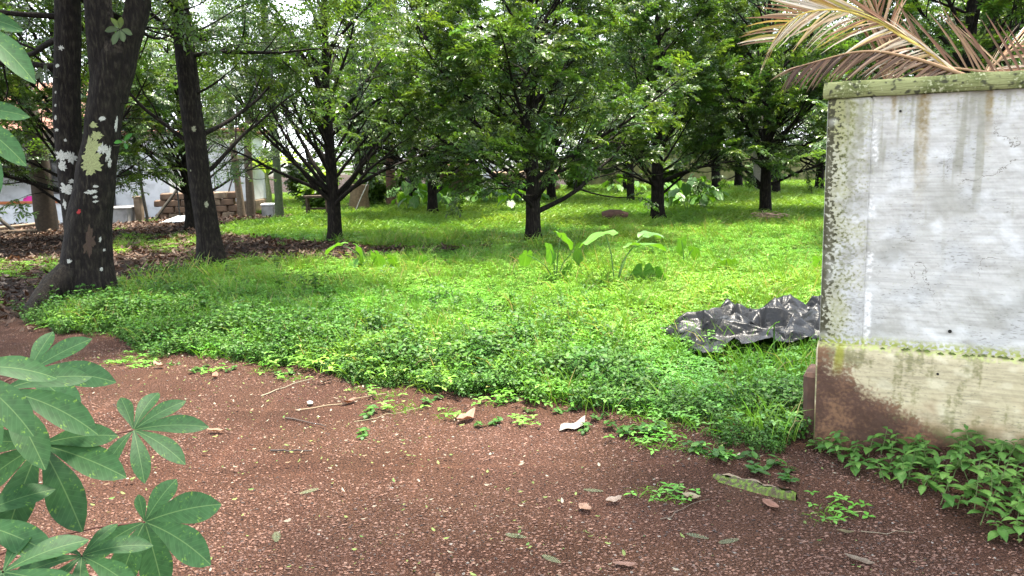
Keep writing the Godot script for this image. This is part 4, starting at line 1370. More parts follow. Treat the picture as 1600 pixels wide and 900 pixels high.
func taro(label: String, at: Vector3, leaves: Array, sd: int, group := "taro plants in the grass") -> Node3D:
	# leaves: [tip x, tip y, tip z, length, facing turn, tilt]
	var root := thing("taro_plant", label, "plant", at, group)
	for i in leaves.size():
		var q: Array = leaves[i]
		var tip := Vector3(q[0], q[1], q[2])
		var s := Shape.new()
		var bow := Vector3(tip.x * 0.35, tip.y * 0.6, tip.z * 0.35)
		tube(s, PackedVector3Array([Vector3(0, -0.03, 0), bow * 0.5, bow, bow.lerp(tip, 0.55) + Vector3(0, 0.02, 0), tip]), PackedFloat32Array([0.011, 0.009, 0.007, 0.006, 0.004]), 6, lin(0.10, 0.20, 0.05))
		var st := part("stalk", s.done(), mats.taro_leaf, root)
		var b := part("leaf", taro_blade(q[3], sd + i, 0.25 + 0.3 * fposmod(sd * 0.37 + i * 0.61, 1.0)), mats.taro_leaf, st)
		b.position = tip
		b.rotation = Vector3(q[5], q[4], 0.15 * sin(sd + i * 2.0))
	return root


func build_taros() -> void:
	taro("taro with one broad upright leaf over three drooping ones, before the leaf strip", spot(-2.0, -11.1), [[-0.42, 0.42, 0.0, 0.29, 1.4, -0.25], [-0.12, 0.36, 0.1, 0.28, -1.0, -1.0], [0.12, 0.24, 0.1, 0.28, -0.8, -1.1], [-0.2, 0.16, 0.2, 0.22, 2.6, -0.9], [0.32, 0.2, 0.0, 0.24, -0.6, -0.9]], 701)
	taro("single heart-shaped taro leaf standing alone in the grass", spot(-1.25, -11.0), [[0.0, 0.2, 0.0, 0.21, 0.3, -1.2], [0.2, 0.06, 0.1, 0.12, -0.8, -0.9]], 702)
	taro("taro clump with slim pale upright leaves left of the tall lime taro", spot(0.55, -9.7), [[-0.36, 0.36, 0.0, 0.20, 0.5, -1.0], [-0.06, 0.42, -0.05, 0.24, -1.2, -1.2], [0.08, 0.60, 0.0, 0.27, -1.1, -0.6], [0.26, 0.42, 0.05, 0.24, 1.1, -1.3], [0.14, 0.2, 0.1, 0.2, 0.7, -1.1], [0.32, 0.08, 0.2, 0.18, -0.7, -1.2]], 703)
	taro("tall taro with a lime leaf, a silvery leaf and a dark green leaf", spot(1.22, -9.2), [[-0.12, 0.66, 0.0, 0.40, 1.5, -0.12], [0.24, 0.52, 0.05, 0.42, -1.5, 0.1], [0.42, 0.62, -0.25, 0.30, -0.9, 0.15], [0.30, 0.2, 0.15, 0.33, 0.1, -1.25], [0.46, 0.2, 0.1, 0.28, -0.7, -1.0], [-0.1, 0.15, 0.1, 0.22, 1.2, -1.3]], 704)
	taro("small taro with two pointed leaves right of the tall taro", spot(2.35, -10.6), [[-0.05, 0.42, 0.0, 0.24, 0.6, -1.1], [0.12, 0.3, 0.0, 0.2, -0.8, -0.9]], 705)
	taro("small silvery taro leaf catching the light in the open grass", spot(2.75, -10.0), [[0.0, 0.2, 0.0, 0.26, -0.5, -0.3], [-0.15, 0.12, 0.1, 0.18, 0.8, -1.0]], 706)
	taro("low taro with a pale slanting leaf near the wall edge", spot(3.75, -9.6), [[0.05, 0.22, 0.0, 0.26, -0.9, -0.9], [-0.15, 0.1, 0.1, 0.2, 0.8, -0.8]], 707)
	taro("low taro seedling behind the black plastic sheet", spot(2.5, -8.4), [[0.05, 0.12, 0.0, 0.2, -0.9, -0.5], [-0.15, 0.1, 0.1, 0.16, 0.8, -0.8]], 708)
	taro("young plant with bright round leaves against the black plastic sheet", spot(1.95, -5.75), [[-0.02, 0.30, 0.05, 0.12, 1.2, -0.7], [0.14, 0.12, 0.08, 0.09, 0.3, -1.0]], 709)
	# the bright bed in the distance
	rng.seed = 720
	var proto: Node3D
	for i in 44:
		var x := rr(-3.4, 0.9)
		var z := -rr(23.0, 29.5)
		if i >= 26 and i < 36:
			x = rr(4.0, 6.0); z = -rr(20.5, 23.5)
		elif i >= 36:
			x = rr(2.8, 8.0); z = -rr(24.0, 33.0)
		var label := "bright taro in the sunlit bed before the shed"
		var group := "taro in the bright bed before the shed"
		if i >= 26 and i < 36:
			label = "bright taro beside the short-trunked bushy tree"
			group = "taro beside the short-trunked bushy tree"
		elif i >= 36:
			label = "small bright taro among the far trunks"
			group = "taro among the far trunks"
		if i == 0:
			proto = taro(label, spot(x, z), [[-0.35, 0.5, 0.1, 0.32, 1.2, -0.5], [0.3, 0.6, 0.0, 0.34, -0.9, -0.4], [0.05, 0.72, -0.2, 0.3, 0.2, -0.9], [-0.1, 0.4, 0.35, 0.3, 2.8, -0.4], [0.2, 0.35, 0.3, 0.28, -2.2, -0.6]], 721, group)
		else:
			var c: Node3D = proto.duplicate()
			c.name = numbered("taro_plant")
			add_child(c)
			c.position = spot(x, z)
			c.rotation.y = rr(0, TAU)
			c.scale = Vector3.ONE * rr(0.75, 1.25)
			tag(c, label, "plant", group)


func build_wall_herbs() -> void:
	# leafy herbs at the foot of the wall, each leaf its own piece
	rng.seed = 800
	var leaf_kinds := []
	for k in 5:
		var s := Shape.new()
		var c := lin(0.052, 0.135, 0.026).lerp(lin(0.095, 0.20, 0.038), k / 4.0)
		blade(s, Vector3.ZERO, Vector3(0, 0.1, -1), Vector3.UP, 1.0, 0.52, [0.08, 0.72, 0.98, 0.9, 0.5, 0.03], 0.2, 0.8, c, Color(c.r * 1.3, c.g * 1.2, c.b * 1.3, 1))
		leaf_kinds.append(s.done())
	var spots := []
	for i in 1500:
		if spots.size() >= 120: break
		var s := rr(0.02, 1.15)
		var d := rr(0.05, 1.0)
		# thin towards the path at the left
		if d > 0.16 + s * 0.8 + 0.1 * nz.get_noise_1d(s * 900.0): continue
		var x := 1.62 + 0.866 * s - 0.5 * d
		var z := -4.07 + 0.5 * s + 0.866 * d
		var ok := true
		for q in spots:
			if q.distance_to(Vector2(x, z)) < 0.044: ok = false
		if ok: spots.append(Vector2(x, z))
	for i in spots.size():
		var p: Vector2 = spots[i]
		var o := thing("leafy_herb", "leafy green herb with paired oval leaves at the foot of the wall", "plant", spot(p.x, p.y), "herbs at the foot of the wall")
		var h := rr(0.05, 0.145) * (1.0 if i % 9 else 1.7)
		var lean := Vector3(rr(-0.07, 0.07), 0, rr(-0.02, 0.09))
		var top := lean + Vector3(0, h, 0)
		var s := Shape.new()
		tube(s, PackedVector3Array([Vector3(0, -0.03, 0), top * 0.5 + lean * 0.1, top]), PackedFloat32Array([0.0028, 0.0022, 0.0014]), 5, lin(0.11, 0.16, 0.05))
		part("stem", s.done(), mats.twig, o)
		var tiers := 4 if h > 0.14 else 3
		for t in tiers:
			var f := lerpf(0.35, 1.0, (t + 0.3) / (tiers - 0.7))
			var at := top * minf(f, 1.0)
			var a := t * 1.57 + rr(-0.4, 0.4) + i
			for k in 2:
				var l := part("leaf", leaf_kinds[rng.randi() % 5], mats.weed_leaf, o)
				var size := rr(0.042, 0.078) * (1.1 if t < tiers - 1 else 0.75)
				l.transform = Transform3D(Basis(Vector3.UP, a + k * PI).rotated(Vector3(cos(a), 0, -sin(a)), rr(-0.35, 0.25)).scaled(Vector3.ONE * size), at)


func build_debris() -> void:
	var tan_ := lin(0.229, 0.163, 0.125)
	# [x, z, length, ratio, curl, turn, colour, label]
	for q in [
		[0.32, -3.28, 0.075, 0.7, 0.5, 0.6, lin(0.229, 0.147, 0.109), "rounded tan dead leaf beside a paler curled one on the path"],
		[0.40, -3.36, 0.08, 0.55, 0.6, -1.2, lin(0.245, 0.196, 0.163), "pale curled dead leaf touching the rounded tan one"],
		[0.83, -3.37, 0.085, 0.65, 0.5, 1.2, lin(0.299, 0.25, 0.163), "cream dead leaf beside the grass tuft near the mossy slab"],
		[1.14, -3.25, 0.10, 0.6, 0.3, 0.35, lin(0.25, 0.13, 0.0928), "large russet dead leaf standing at the end of the mossy slab"],
		[0.45, -2.83, 0.09, 0.4, 0.4, 1.5, lin(0.179, 0.109, 0.0872), "brown dead leaf lying at the bottom edge of the path"],
		[1.34, -2.76, 0.11, 0.4, 0.3, 0.9, lin(0.174, 0.136, 0.103), "long grey-brown dead leaf at the bottom edge below the herbs"],
		[1.38, -3.03, 0.07, 0.45, 0.3, 1.3, lin(0.142, 0.12, 0.0653), "olive brown dead leaf beside the herbs by the wall"],
		[-1.72, -4.47, 0.12, 0.3, 0.6, 1.4, lin(0.218, 0.142, 0.103), "narrow tan dead leaf behind the middle cassava leaf"],
		[-2.72, -5.95, 0.14, 0.4, 0.7, 0.9, tan_, "curled tan dead leaf below the left end of the weeds"],
		[-3.9, -6.8, 0.13, 0.4, 0.6, 2.0, lin(0.196, 0.109, 0.0762), "russet dead leaf on the path near the lichened tree"],
		[-0.35, -4.55, 0.16, 0.45, 0.7, -0.7, lin(0.218, 0.136, 0.103), "big folded brown dead leaf among the pulled weeds"],
		[-0.02, -5.02, 0.10, 0.6, 0.9, 0.4, lin(0.196, 0.109, 0.0816), "curled brown dead leaf at the foot of the weeds"],
		[-2.2, -5.6, 0.12, 0.35, 0.5, 0.2, lin(0.185, 0.109, 0.0762), "brown dead leaf lying before the weeds on the left"],
		[-1.05, -5.05, 0.12, 0.4, 0.6, 2.4, lin(0.179, 0.103, 0.0762), "dull brown dead leaf behind the crossed twigs"],
		[0.42, -4.36, 0.06, 0.6, 0.4, 1.0, lin(0.272, 0.196, 0.109), "small yellow-brown leaf beside the scrap of paper"],
		[-1.34, -4.98, 0.07, 0.6, 0.4, 0.3, lin(0.229, 0.245, 0.229), "small grey-green leaf underside left of the twigs"],
	]:
		var o := single("dead_leaf", dry_leaf(int(absf(q[0]) * 100.0) + 900, q[2], q[3], q[4], q[6]), mats.dead_leaf, q[7], "leaf", spot(q[0], q[1], 0.0), "dead leaves on the path")
		o.rotation.y = q[5]
	# a torn scrap of pale paper with a lifted corner
	var s := Shape.new()
	for j in 9:
		for i in 9:
			var u := i / 8.0
			var v := j / 8.0
			var y := 0.012 + 0.02 * u * u + 0.03 * pow(maxf(0.0, u + (1.0 - v) - 1.25), 2.0) * 1.6 + 0.006 * sin(u * 9.0 + v * 5.0)
			s.put(Vector3((u - 0.5) * 0.14 + 0.02 * (1.0 - v), y, (v - 0.5) * 0.10), Vector3(-0.1, 1, 0.05 * cos(u * 9.0)).normalized(), Vector2(u, v), lin(0.192, 0.172, 0.144) * (1.0 + 0.3 * nz.get_noise_2d(i * 40.0, j * 40.0)))
	for j in 8:
		for i in 8:
			var a := j * 9 + i
			s.quad(a, a + 1, a + 10, a + 9)
	single("paper_scrap", s.done(), mats.plain, "curled scrap of pale paper lying on the path before the weeds", "paper", spot(0.32, -4.39))
	# twigs
	for q in [
		[-1.43, -4.70, -1.12, -4.52, 0.006, lin(0.049, 0.0326, 0.0245), "dark broken twig lying on the path left of the pulled weeds"],
		[-1.36, -4.16, -1.12, -4.10, 0.006, lin(0.0326, 0.0245, 0.0218), "short black stick on the red earth in front of the twigs"],
		[-1.42, -4.92, -0.86, -5.1, 0.004, lin(0.229, 0.179, 0.109), "long pale bent stem lying across the pulled weeds"],
		[-0.98, -4.62, -0.62, -4.85, 0.0025, lin(0.218, 0.185, 0.109), "thin straw-coloured stem beside the pulled grass"],
		[-1.74, -5.2, -1.48, -5.55, 0.004, lin(0.218, 0.196, 0.13), "whitish uprooted stem left of the long pale stem"],
		[0.62, -3.20, 0.86, -3.36, 0.003, lin(0.109, 0.0762, 0.0544), "thin brown twig before the cream dead leaf"],
		[-0.1, -5.08, 0.28, -5.0, 0.005, lin(0.0762, 0.0544, 0.0381), "brown stick lying along the foot of the weeds"],
		[1.42, -3.06, 1.6, -2.98, 0.0022, lin(0.185, 0.147, 0.0976), "thin pale twig before the herbs by the wall"],
	]:
		s = Shape.new()
		rng.seed = int(absf(q[0]) * 1000.0)
		var a := Vector3(q[0], 0, q[1])
		var b := Vector3(q[2], 0, q[3])
		var pts := PackedVector3Array()
		var rad := PackedFloat32Array()
		for i in 7:
			var p := a.lerp(b, i / 6.0) + (b - a).cross(Vector3.UP) * rr(-0.06, 0.06)
			pts.append(Vector3(p.x - a.x, ground_y(p.x, p.z) - ground_y(a.x, a.z) + q[4] + (0.012 if i > 3 else 0.004), p.z - a.z))
			rad.append(q[4] * (1.0 - 0.08 * i))
		tube(s, pts, rad, 6, q[5], 0.2, true)
		single("twig", s.done(), mats.twig, q[6], "twig", spot(q[0], q[1]), "twigs on the path")
	# pulled-up tufts wilting on the path
	var tuft_kinds := [grass_patch(901, 34, 0.08, 0.05, 0.13, 0.006, 0.1), weed_mesh(902, 4, 0.05, 0.1), grass_patch(903, 26, 0.06, 0.04, 0.10, 0.006, 0.4)]
	var names := ["wilting grass tuft", "wilting leafy weed", "small sprouting grass tuft"]
	for q in [
		[-0.72, -4.86, 0, 1.2, "beside the long pale stem"], [-0.9, -4.75, 1, 1.0, "at the end of the long pale stem"], [-1.62, -5.6, 0, 1.0, "at the head of the whitish uprooted stem"], [-0.42, -4.72, 0, 1.0, "next to the big folded dead leaf"], [-0.14, -4.9, 2, 1.1, "behind the big folded dead leaf"],
		[-0.16, -4.5, 1, 0.9, "left of the scrap of paper"], [0.06, -4.5, 2, 0.9, "just left of the scrap of paper"], [-0.87, -4.36, 1, 0.8, "alone on bare red earth in front of the pulled weeds"], [0.6, -4.28, 1, 1.3, "right of the scrap of paper"], [0.7, -4.2, 1, 1.4, "in the heap right of the scrap of paper"], [0.78, -4.05, 0, 1.1, "at the front of the heap right of the scrap of paper"],
		[0.66, -4.12, 2, 1.1, "low in the heap right of the scrap of paper"], [1.0, -3.92, 1, 1.2, "behind the mossy slab"], [1.12, -3.86, 1, 1.3, "behind the middle of the mossy slab"], [1.22, -3.72, 1, 1.3, "leaning on the mossy slab's far edge"], [1.3, -3.62, 1, 1.0, "right of the mossy slab"], [0.64, -3.45, 0, 1.0, "standing before the mossy slab"], [0.72, -3.40, 2, 0.9, "beside the cream dead leaf"],
		[-3.2, -6.25, 0, 1.2, "on the path near the lichened tree"], [-3.0, -6.1, 2, 1.0, "on the path below the left weeds"], [1.32, -3.2, 0, 0.9, "between the mossy slab and the herbs"], [1.42, -3.28, 2, 1.0, "at the edge of the herbs by the wall"], [-2.3, -5.85, 2, 0.9, "just before the weeds on the left"], [-0.55, -4.98, 1, 0.9, "touching the foot of the weeds"], [0.9, -4.02, 0, 0.9, "between the paper heap and the mossy slab"],
	]:
		var o := single("weed_tuft", tuft_kinds[q[2]], mats.weed_leaf, "%s %s" % [names[q[2]], q[4]], "weed", spot(q[0], q[1], -0.004), "tufts on the path")
		o.scale = Vector3(q[3], q[3] * 0.62, q[3])
		o.rotation.y = q[0] * 7.0
	rng.seed = 930
	for i in 22:
		var x := rr(-3.4, 1.2)
		var z := front_z(x) + rr(0.12, 0.5)
		var k := rng.randi() % 2
		var o := single("weed_tuft", tuft_kinds[k], mats.weed_leaf, "small green tuft on the earth just before the edge of the weeds", "weed", spot(x, z, -0.004), "loose tufts along the edge of the weeds")
		var q := rr(0.5, 1.1)
		o.scale = Vector3(q, q * rr(0.5, 0.9), q)
		o.rotation.y = rr(0, TAU)
	# fern-like leaflets
	var fern := Shape.new()
	for i in 14:
		for sg in [-1.0, 1.0]:
			blade(fern, Vector3(0, 0.008, -0.0075 * i), Vector3(sg, 0.05, -0.35), Vector3.UP, 0.019 * sin(PI * (i + 1.5) / 16.0) + 0.004, 0.0036, [0.6, 1.0, 0.3], 0.1, 0.3, lin(0.185, 0.229, 0.13))
	var fm := fern.done()
	for q in [[0.78, -3.03, 1.0, "left of the pair of fallen fern-like leaves"], [0.90, -3.02, 1.9, "right of the pair of fallen fern-like leaves"], [0.40, -3.48, 1.3, "beside the pale curled dead leaf"], [0.03, -3.05, 1.2, "alone in the middle foreground"], [-1.0, -3.05, 0.3, "right of the lower cassava leaf"], [0.16, -2.85, 0.8, "at the bottom edge of the path"], [-0.96, -3.6, 2.2, "right of the middle cassava leaf"]]:
		var o := single("fern_leaflet", fm, mats.weed_leaf, "small pale feathery leaf %s" % q[3], "leaf", spot(q[0], q[1]), "feathery leaves on the path")
		o.rotation.y = q[2]
		o.scale = Vector3.ONE * 0.9
	# mossy slab half sunk in the path: a tapering plank of stone, domed and uneven
	var slab := thing("mossy_slab", "moss-covered slab with a bare pale edge half sunk in the path", "slab", spot(1.1, -3.5))
	var across := [[-0.078, -0.03], [-0.07, 0.012], [-0.035, 0.03], [0.0, 0.036], [0.028, 0.037], [0.03, 0.038], [0.05, 0.036], [0.056, 0.02], [0.058, -0.03]]
	for piece in 2:
		s = Shape.new()
		var lo := 0 if piece == 0 else 4
		var hi := 4 if piece == 0 else 8
		var n := hi - lo + 1
		for i in 25:
			var u := i / 24.0
			var end := pow(sin(PI * clampf(u * 0.97 + 0.015, 0.0, 1.0)), 0.28)
			for k in n:
				var q: Array = across[lo + k]
				var taper := lerpf(1.0, 0.35, u * u) * end
				var p := Vector3((u - 0.5) * 0.42, q[1] * lerpf(0.75, 1.0, end) + 0.016 * nz.get_noise_2d(u * 420.0, k * 120.0 + lo * 200.0) - 0.014, -q[0] * taper - 0.03 * (1.0 - taper) + 0.012 * nz.get_noise_1d(u * 500.0))
				s.put(p, Vector3(0.05 * sin(u * 40.0), 1.0, -q[0] * 9.0).normalized(), Vector2(u, k * 0.2), lin(1, 1, 1) if piece == 0 else lin(0.19, 0.14, 0.09) * (1.0 + 0.6 * nz.get_noise_2d(u * 1400.0, k * 300.0)))
		for i in 24:
			for k in n - 1:
				var a := i * n + k
				s.quad(a, a + n, a + n + 1, a + 1)
		var o := part("mossy_face" if piece == 0 else "bare_edge", s.done(), mats.moss if piece == 0 else mats.twig, slab)
		if piece == 1: o.set_meta("label", "bare pale edge")
	slab.rotation = Vector3(0.22, -0.78, 0.06)


# ---------- far things

func slim(label: String, called: String, category: String, a: Vector3, b: Vector3, r: float, col: Color, m: Material = null) -> void:
	var s := Shape.new()
	var pts := PackedVector3Array()
	var rad := PackedFloat32Array()
	for i in 9:
		var t := i / 8.0
		pts.append((b - a) * t + Vector3(0.03 * nz.get_noise_1d(t * 90.0 + a.x * 30.0), 0, 0) * (b - a).length())
		rad.append(r * (1.0 - 0.25 * t))
	tube(s, pts, rad, 10, col, 0.15, true)
	single(called, s.done(), m if m else mats.palm_bark, label, category, a)


func build_far() -> void:
	# white house behind the left trees
	var h := thing("white_house", "white house with a low veranda parapet behind the lichened tree", "house", Vector3(-16.5, 0, -24.5))
	part("wall", box_mesh(Vector3(-6, -0.1, -4), Vector3(3.6, 2.9, 0), 0.02), mats.house_white, h)
	part("veranda_parapet", box_mesh(Vector3(-6, -0.1, 1.2), Vector3(3.6, 0.62, 1.36), 0.015), mats.house_white, h)
	part("parapet_coping", box_mesh(Vector3(-6.03, 0.622, 1.15), Vector3(3.64, 0.70, 1.41), 0.01), mats.house_orange, h)
	var dr := part("window", box_mesh(Vector3(2.0, 0.85, 0.002), Vector3(3.0, 2.0, 0.05), 0.01), mats.house_frame, h)
	part("pane", box_mesh(Vector3(2.08, 0.93, 0.051), Vector3(2.47, 1.92, 0.06), 0.003), mats.house_glass, dr)
	part("pane", box_mesh(Vector3(2.53, 0.93, 0.051), Vector3(2.92, 1.92, 0.06), 0.003), mats.house_glass, dr)
	var rf := Shape.new()
	for q in [[Vector3(-6.6, 2.7, 1.9), Vector3(-6.6, 4.4, -2.0), Vector3(4.2, 4.4, -2.0), Vector3(4.2, 2.7, 1.9)], [Vector3(-6.6, 4.4, -2.0), Vector3(-6.6, 2.7, -4.8), Vector3(4.2, 2.7, -4.8), Vector3(4.2, 4.4, -2.0)]]:
		rf.flat(q[0], q[1], q[2]); rf.flat(q[0], q[2], q[3])
	part("roof", rf.done(), mats.house_roof, h)
	var cl := Shape.new()
	for j in 7:
		for i in 13:
			var a := TAU * i / 12.0
			var b := PI * 0.5 * j / 6.0
			var k := 1.0 + 0.3 * nz.get_noise_2d(i % 12 * 60.0, j * 60.0)
			cl.put(Vector3(cos(a) * cos(b) * 0.27 * k, sin(b) * 0.14 * k, sin(a) * cos(b) * 0.1 * k), Vector3(cos(a), 0.6, sin(a)).normalized(), Vector2.ZERO, lin(0.65, 0.03, 0.28))
	for j in 6:
		for i in 12:
			var a := j * 13 + i
			cl.quad(a, a + 13, a + 14, a + 1)
	single("cloth_bundle", cl.done(), mats.plain, "magenta cloth bundle on the orange veranda parapet", "cloth", Vector3(-13.95, 0.70, -23.22))
	# grey plastered tank and its pillar
	var tk := thing("water_tank", "low grey plastered tank right of the lichened tree", "tank", Vector3(-11.4, 0, -23.2))
	part("tank_wall", box_mesh(Vector3(-0.55, -0.1, -0.5), Vector3(0.38, 0.42, 0.4), 0.02, 0.02), mats.house_grey, tk)
	part("tank_rim", box_mesh(Vector3(-0.58, 0.421, -0.53), Vector3(0.41, 0.46, 0.43), 0.01), mats.house_grey, tk)
	var b2 := thing("white_outbuilding", "white outbuilding wall above the grey tank", "house", Vector3(-12.0, 0, -25.4))
	part("wall", box_mesh(Vector3(-0.6, -0.1, -2), Vector3(1.15, 2.6, 0), 0.02), mats.house_white, b2)
	part("roof", box_mesh(Vector3(-0.8, 2.602, -2.2), Vector3(1.3, 2.72, 0.3), 0.02), mats.house_roof, b2)
	var pl := thing("brick_pillar", "tan pillar standing at the end of the grey tank", "pillar", Vector3(-10.85, 0, -23.2))
	part("shaft", box_mesh(Vector3(-0.1, -0.1, -0.1), Vector3(0.1, 0.7, 0.1), 0.015, 0.02), mats.house_tan, pl)
	part("cap", box_mesh(Vector3(-0.12, 0.701, -0.12), Vector3(0.12, 0.76, 0.12), 0.015, 0.02), mats.house_tan, pl)
	# laterite wall, block by block
	var mw := thing("laterite_wall", "old laterite block wall between the tank and the small trunk", "wall", Vector3(-10.6, 0, -24.4))
	rng.seed = 950
	var blocks := []
	for k in 4: blocks.append(box_mesh(Vector3(-0.195, 0, -0.11), Vector3(0.195, 0.195, 0.11), 0.02, 0.03))
	for row in 4:
		for col in 6:
			var o := part("block", blocks[rng.randi() % 4], mats.laterite if rng.randf() < 0.6 else mats.house_tan, mw)
			o.position = Vector3(-0.1 + col * 0.41 + (0.2 if row % 2 else 0.0) + rr(-0.01, 0.01), row * 0.205 - 0.03, rr(-0.02, 0.02))
	var sh := Shape.new()
	for j in 9:
		for i in 17:
			var u := i / 16.0
			var v := j / 8.0
			sh.put(Vector3((u - 0.5) * 1.25, 0.03 + 0.16 * sin(PI * v) * sin(PI * clampf(u * 1.1, 0.0, 1.0)) + 0.02 * nz.get_noise_2d(i * 50.0, j * 50.0), (v - 0.5) * 0.7), Vector3(0, 1, 0.5 * cos(PI * v)).normalized(), Vector2(u, v), lin(0.72, 0.74, 0.76))
	for j in 8:
		for i in 16:
			var a := j * 17 + i
			sh.quad(a, a + 1, a + 18, a + 17)
	single("white_sheet", sh.done(), mats.plain, "white sheet spread on the ground before the laterite wall", "sheet", spot(-9.3, -22.7, 0.0))
	# second house wall with tan base
	var h2 := thing("small_house", "white house wall with a tan plinth right of the leaning trunk", "house", Vector3(-9.2, 0, -25.6))
	part("wall", box_mesh(Vector3(-0.7, 0.42, -2), Vector3(0.75, 2.6, 0), 0.02), mats.house_white, h2)
	part("plinth", box_mesh(Vector3(-0.75, -0.1, -2.05), Vector3(0.8, 0.418, 0.05), 0.02, 0.02), mats.house_tan, h2)
	part("roof", box_mesh(Vector3(-1.0, 2.602, -2.3), Vector3(1.0, 2.72, 0.5), 0.02), mats.house_roof, h2)
	slim("thin dark pole against the white small house, nearest the leaning trunk", "pole", "pole", Vector3(-9.15, -0.05, -24.6), Vector3(-9.12, 1.7, -24.7), 0.014, lin(0.03, 0.03, 0.03))
	slim("dark knotted stick leaning on the white small house", "leaning_stick", "stick", Vector3(-8.95, -0.05, -24.4), Vector3(-8.62, 1.2, -24.9), 0.03, lin(0.04, 0.035, 0.03))
	slim("tan mossy trunk at the corner of the white small house", "mossy_tree", "trunk", spot(-8.2, -24.1, -0.1), Vector3(-8.35, 3.6, -24.3), 0.11, lin(0.17, 0.125, 0.075))
	slim("short brown trunk beside the banana plants", "brown_trunk", "trunk", spot(-7.85, -23.9, -0.1), Vector3(-7.75, 3.4, -24.1), 0.13, lin(0.11, 0.08, 0.05))
	slim("thin dark pole before the laterite wall", "pole", "pole", Vector3(-9.75, -0.05, -23.4), Vector3(-9.82, 1.6, -23.4), 0.025, lin(0.03, 0.028, 0.025))
	slim("dark branch leaning on the laterite wall", "leaning_branch", "branch", Vector3(-10.55, -0.05, -23.3), Vector3(-9.95, 0.95, -23.9), 0.05, lin(0.05, 0.04, 0.03))
	slim("thin dark sapling trunk right of the tan pillar", "sapling_trunk", "trunk", Vector3(-10.55, -0.1, -23.0), Vector3(-10.7, 2.4, -23.0), 0.045, lin(0.05, 0.045, 0.035))
	slim("thick brown gnarled trunk behind the lichened tree on its left", "gnarled_trunk", "trunk", spot(-11.75, -20.2, -0.1), Vector3(-12.05, 4.6, -20.2), 0.27, lin(0.085, 0.062, 0.04))
	slim("long bare felled branch on the ground by the left edge", "felled_branch", "branch", spot(-14.2, -20.6, 0.05), Vector3(-11.9, 0.22, -20.9), 0.055, lin(0.36, 0.26, 0.18))
	slim("second felled branch lying under the long bare one", "felled_branch", "branch", spot(-14.4, -20.2, 0.04), Vector3(-11.6, 0.06, -20.0), 0.06, lin(0.3, 0.21, 0.14))
	slim("dark crooked branch rising from the felled branches", "crooked_branch", "branch", spot(-12.6, -20.1, 0.03), Vector3(-13.4, 0.75, -20.2), 0.05, lin(0.07, 0.055, 0.045))
	# pale block by the ringed palm
	var pot := thing("planter_block", "pale stained concrete block beside the ringed palm trunk", "block", spot(-7.35, -24.2))
	part("block_body", box_mesh(Vector3(-0.19, -0.05, -0.19), Vector3(0.19, 0.36, 0.19), 0.02, 0.02), mats.house_grey, pot)
	part("rim", box_mesh(Vector3(-0.205, 0.361, -0.205), Vector3(0.205, 0.42, 0.205), 0.012, 0.01), mats.house_white, pot)
	# ringed palms
	for q in [[-6.87, -23.6, 0.115, lin(0.10, 0.13, 0.06), "ringed green areca palm trunk beside the pale block"], [-4.33, -29.0, 0.17, lin(0.24, 0.13, 0.09), "shaggy reddish palm trunk right of the fanning tree"]]:
		var pm := thing("palm_tree", q[4], "tree", spot(q[0], q[1]))
		var s := Shape.new()
		var pts := PackedVector3Array()
		var rad := PackedFloat32Array()
		for i in 170:
			var y := i * 0.045 - 0.1
			pts.append(Vector3(0.02 * sin(y), y, 0.02 * cos(y * 0.7)))
			rad.append(q[2] * (1.0 - 0.02 * y) * (1.0 + (0.09 if i % 3 == 0 else 0.0)) * (1.2 - 0.2 * clampf(y * 2.0, 0.0, 1.0)))
		tube(s, pts, rad, 14, q[3], 0.08)
		part("trunk", s.done(), mats.palm_bark, pm)
		rng.seed = int(-q[1] * 10.0)
		for k in 9:
			var a := TAU * k / 9.0 + rr(-0.2, 0.2)
			var f := Shape.new()
			var out := Vector3(cos(a), 0, sin(a))
			var spine := PackedVector3Array()
			for i in 9:
				var t := i / 8.0
				spine.append(Vector3(0, 7.45, 0) + out * 2.0 * t + Vector3(0, 0.9 * t - 1.9 * t * t, 0))
			tube(f, spine, PackedFloat32Array([0.03, 0.025, 0.02, 0.016, 0.013, 0.01, 0.008, 0.006, 0.004]), 4, lin(0.12, 0.2, 0.05))
			for i in 40:
				var t := 0.15 + 0.85 * i / 40.0
				var fi := t * 8.0
				var j := mini(int(fi), 7)
				var p: Vector3 = spine[j].lerp(spine[j + 1], fi - j)
				for sg in [-1.0, 1.0]:
					blade(f, p, (out * 0.5 + out.cross(Vector3.UP) * sg + Vector3(0, -0.25, 0)).normalized(), Vector3.UP, 0.55 * (1.1 - 0.6 * t), 0.035, [0.6, 1.0, 0.7, 0.05], 0.2, 0.9, lin(0.06, 0.16, 0.03))
			part("frond", f.done(), mats.taro_leaf, pm)
	# banana plants
	for q in [[-7.9, -26.0, 1.0, 61, "banana plant with torn pale leaves behind the pale block"], [-6.0, -27.2, 0.85, 62, "banana plant right of the ringed palm trunk"], [-8.7, -28.5, 1.2, 63, "taller banana plant behind the mossy trunk"]]:
		var bp := thing("banana_plant", q[4], "plant", spot(q[0], q[1]), "banana plants behind the fanning tree")
		rng.seed = q[3]
		var s := Shape.new()
		tube(s, PackedVector3Array([Vector3(0, -0.05, 0), Vector3(0.03, 0.6, 0), Vector3(0, 1.3, 0.02)]), PackedFloat32Array([0.1, 0.085, 0.05]), 10, lin(0.3, 0.34, 0.15))
		part("stem", s.done(), mats.palm_bark, bp)
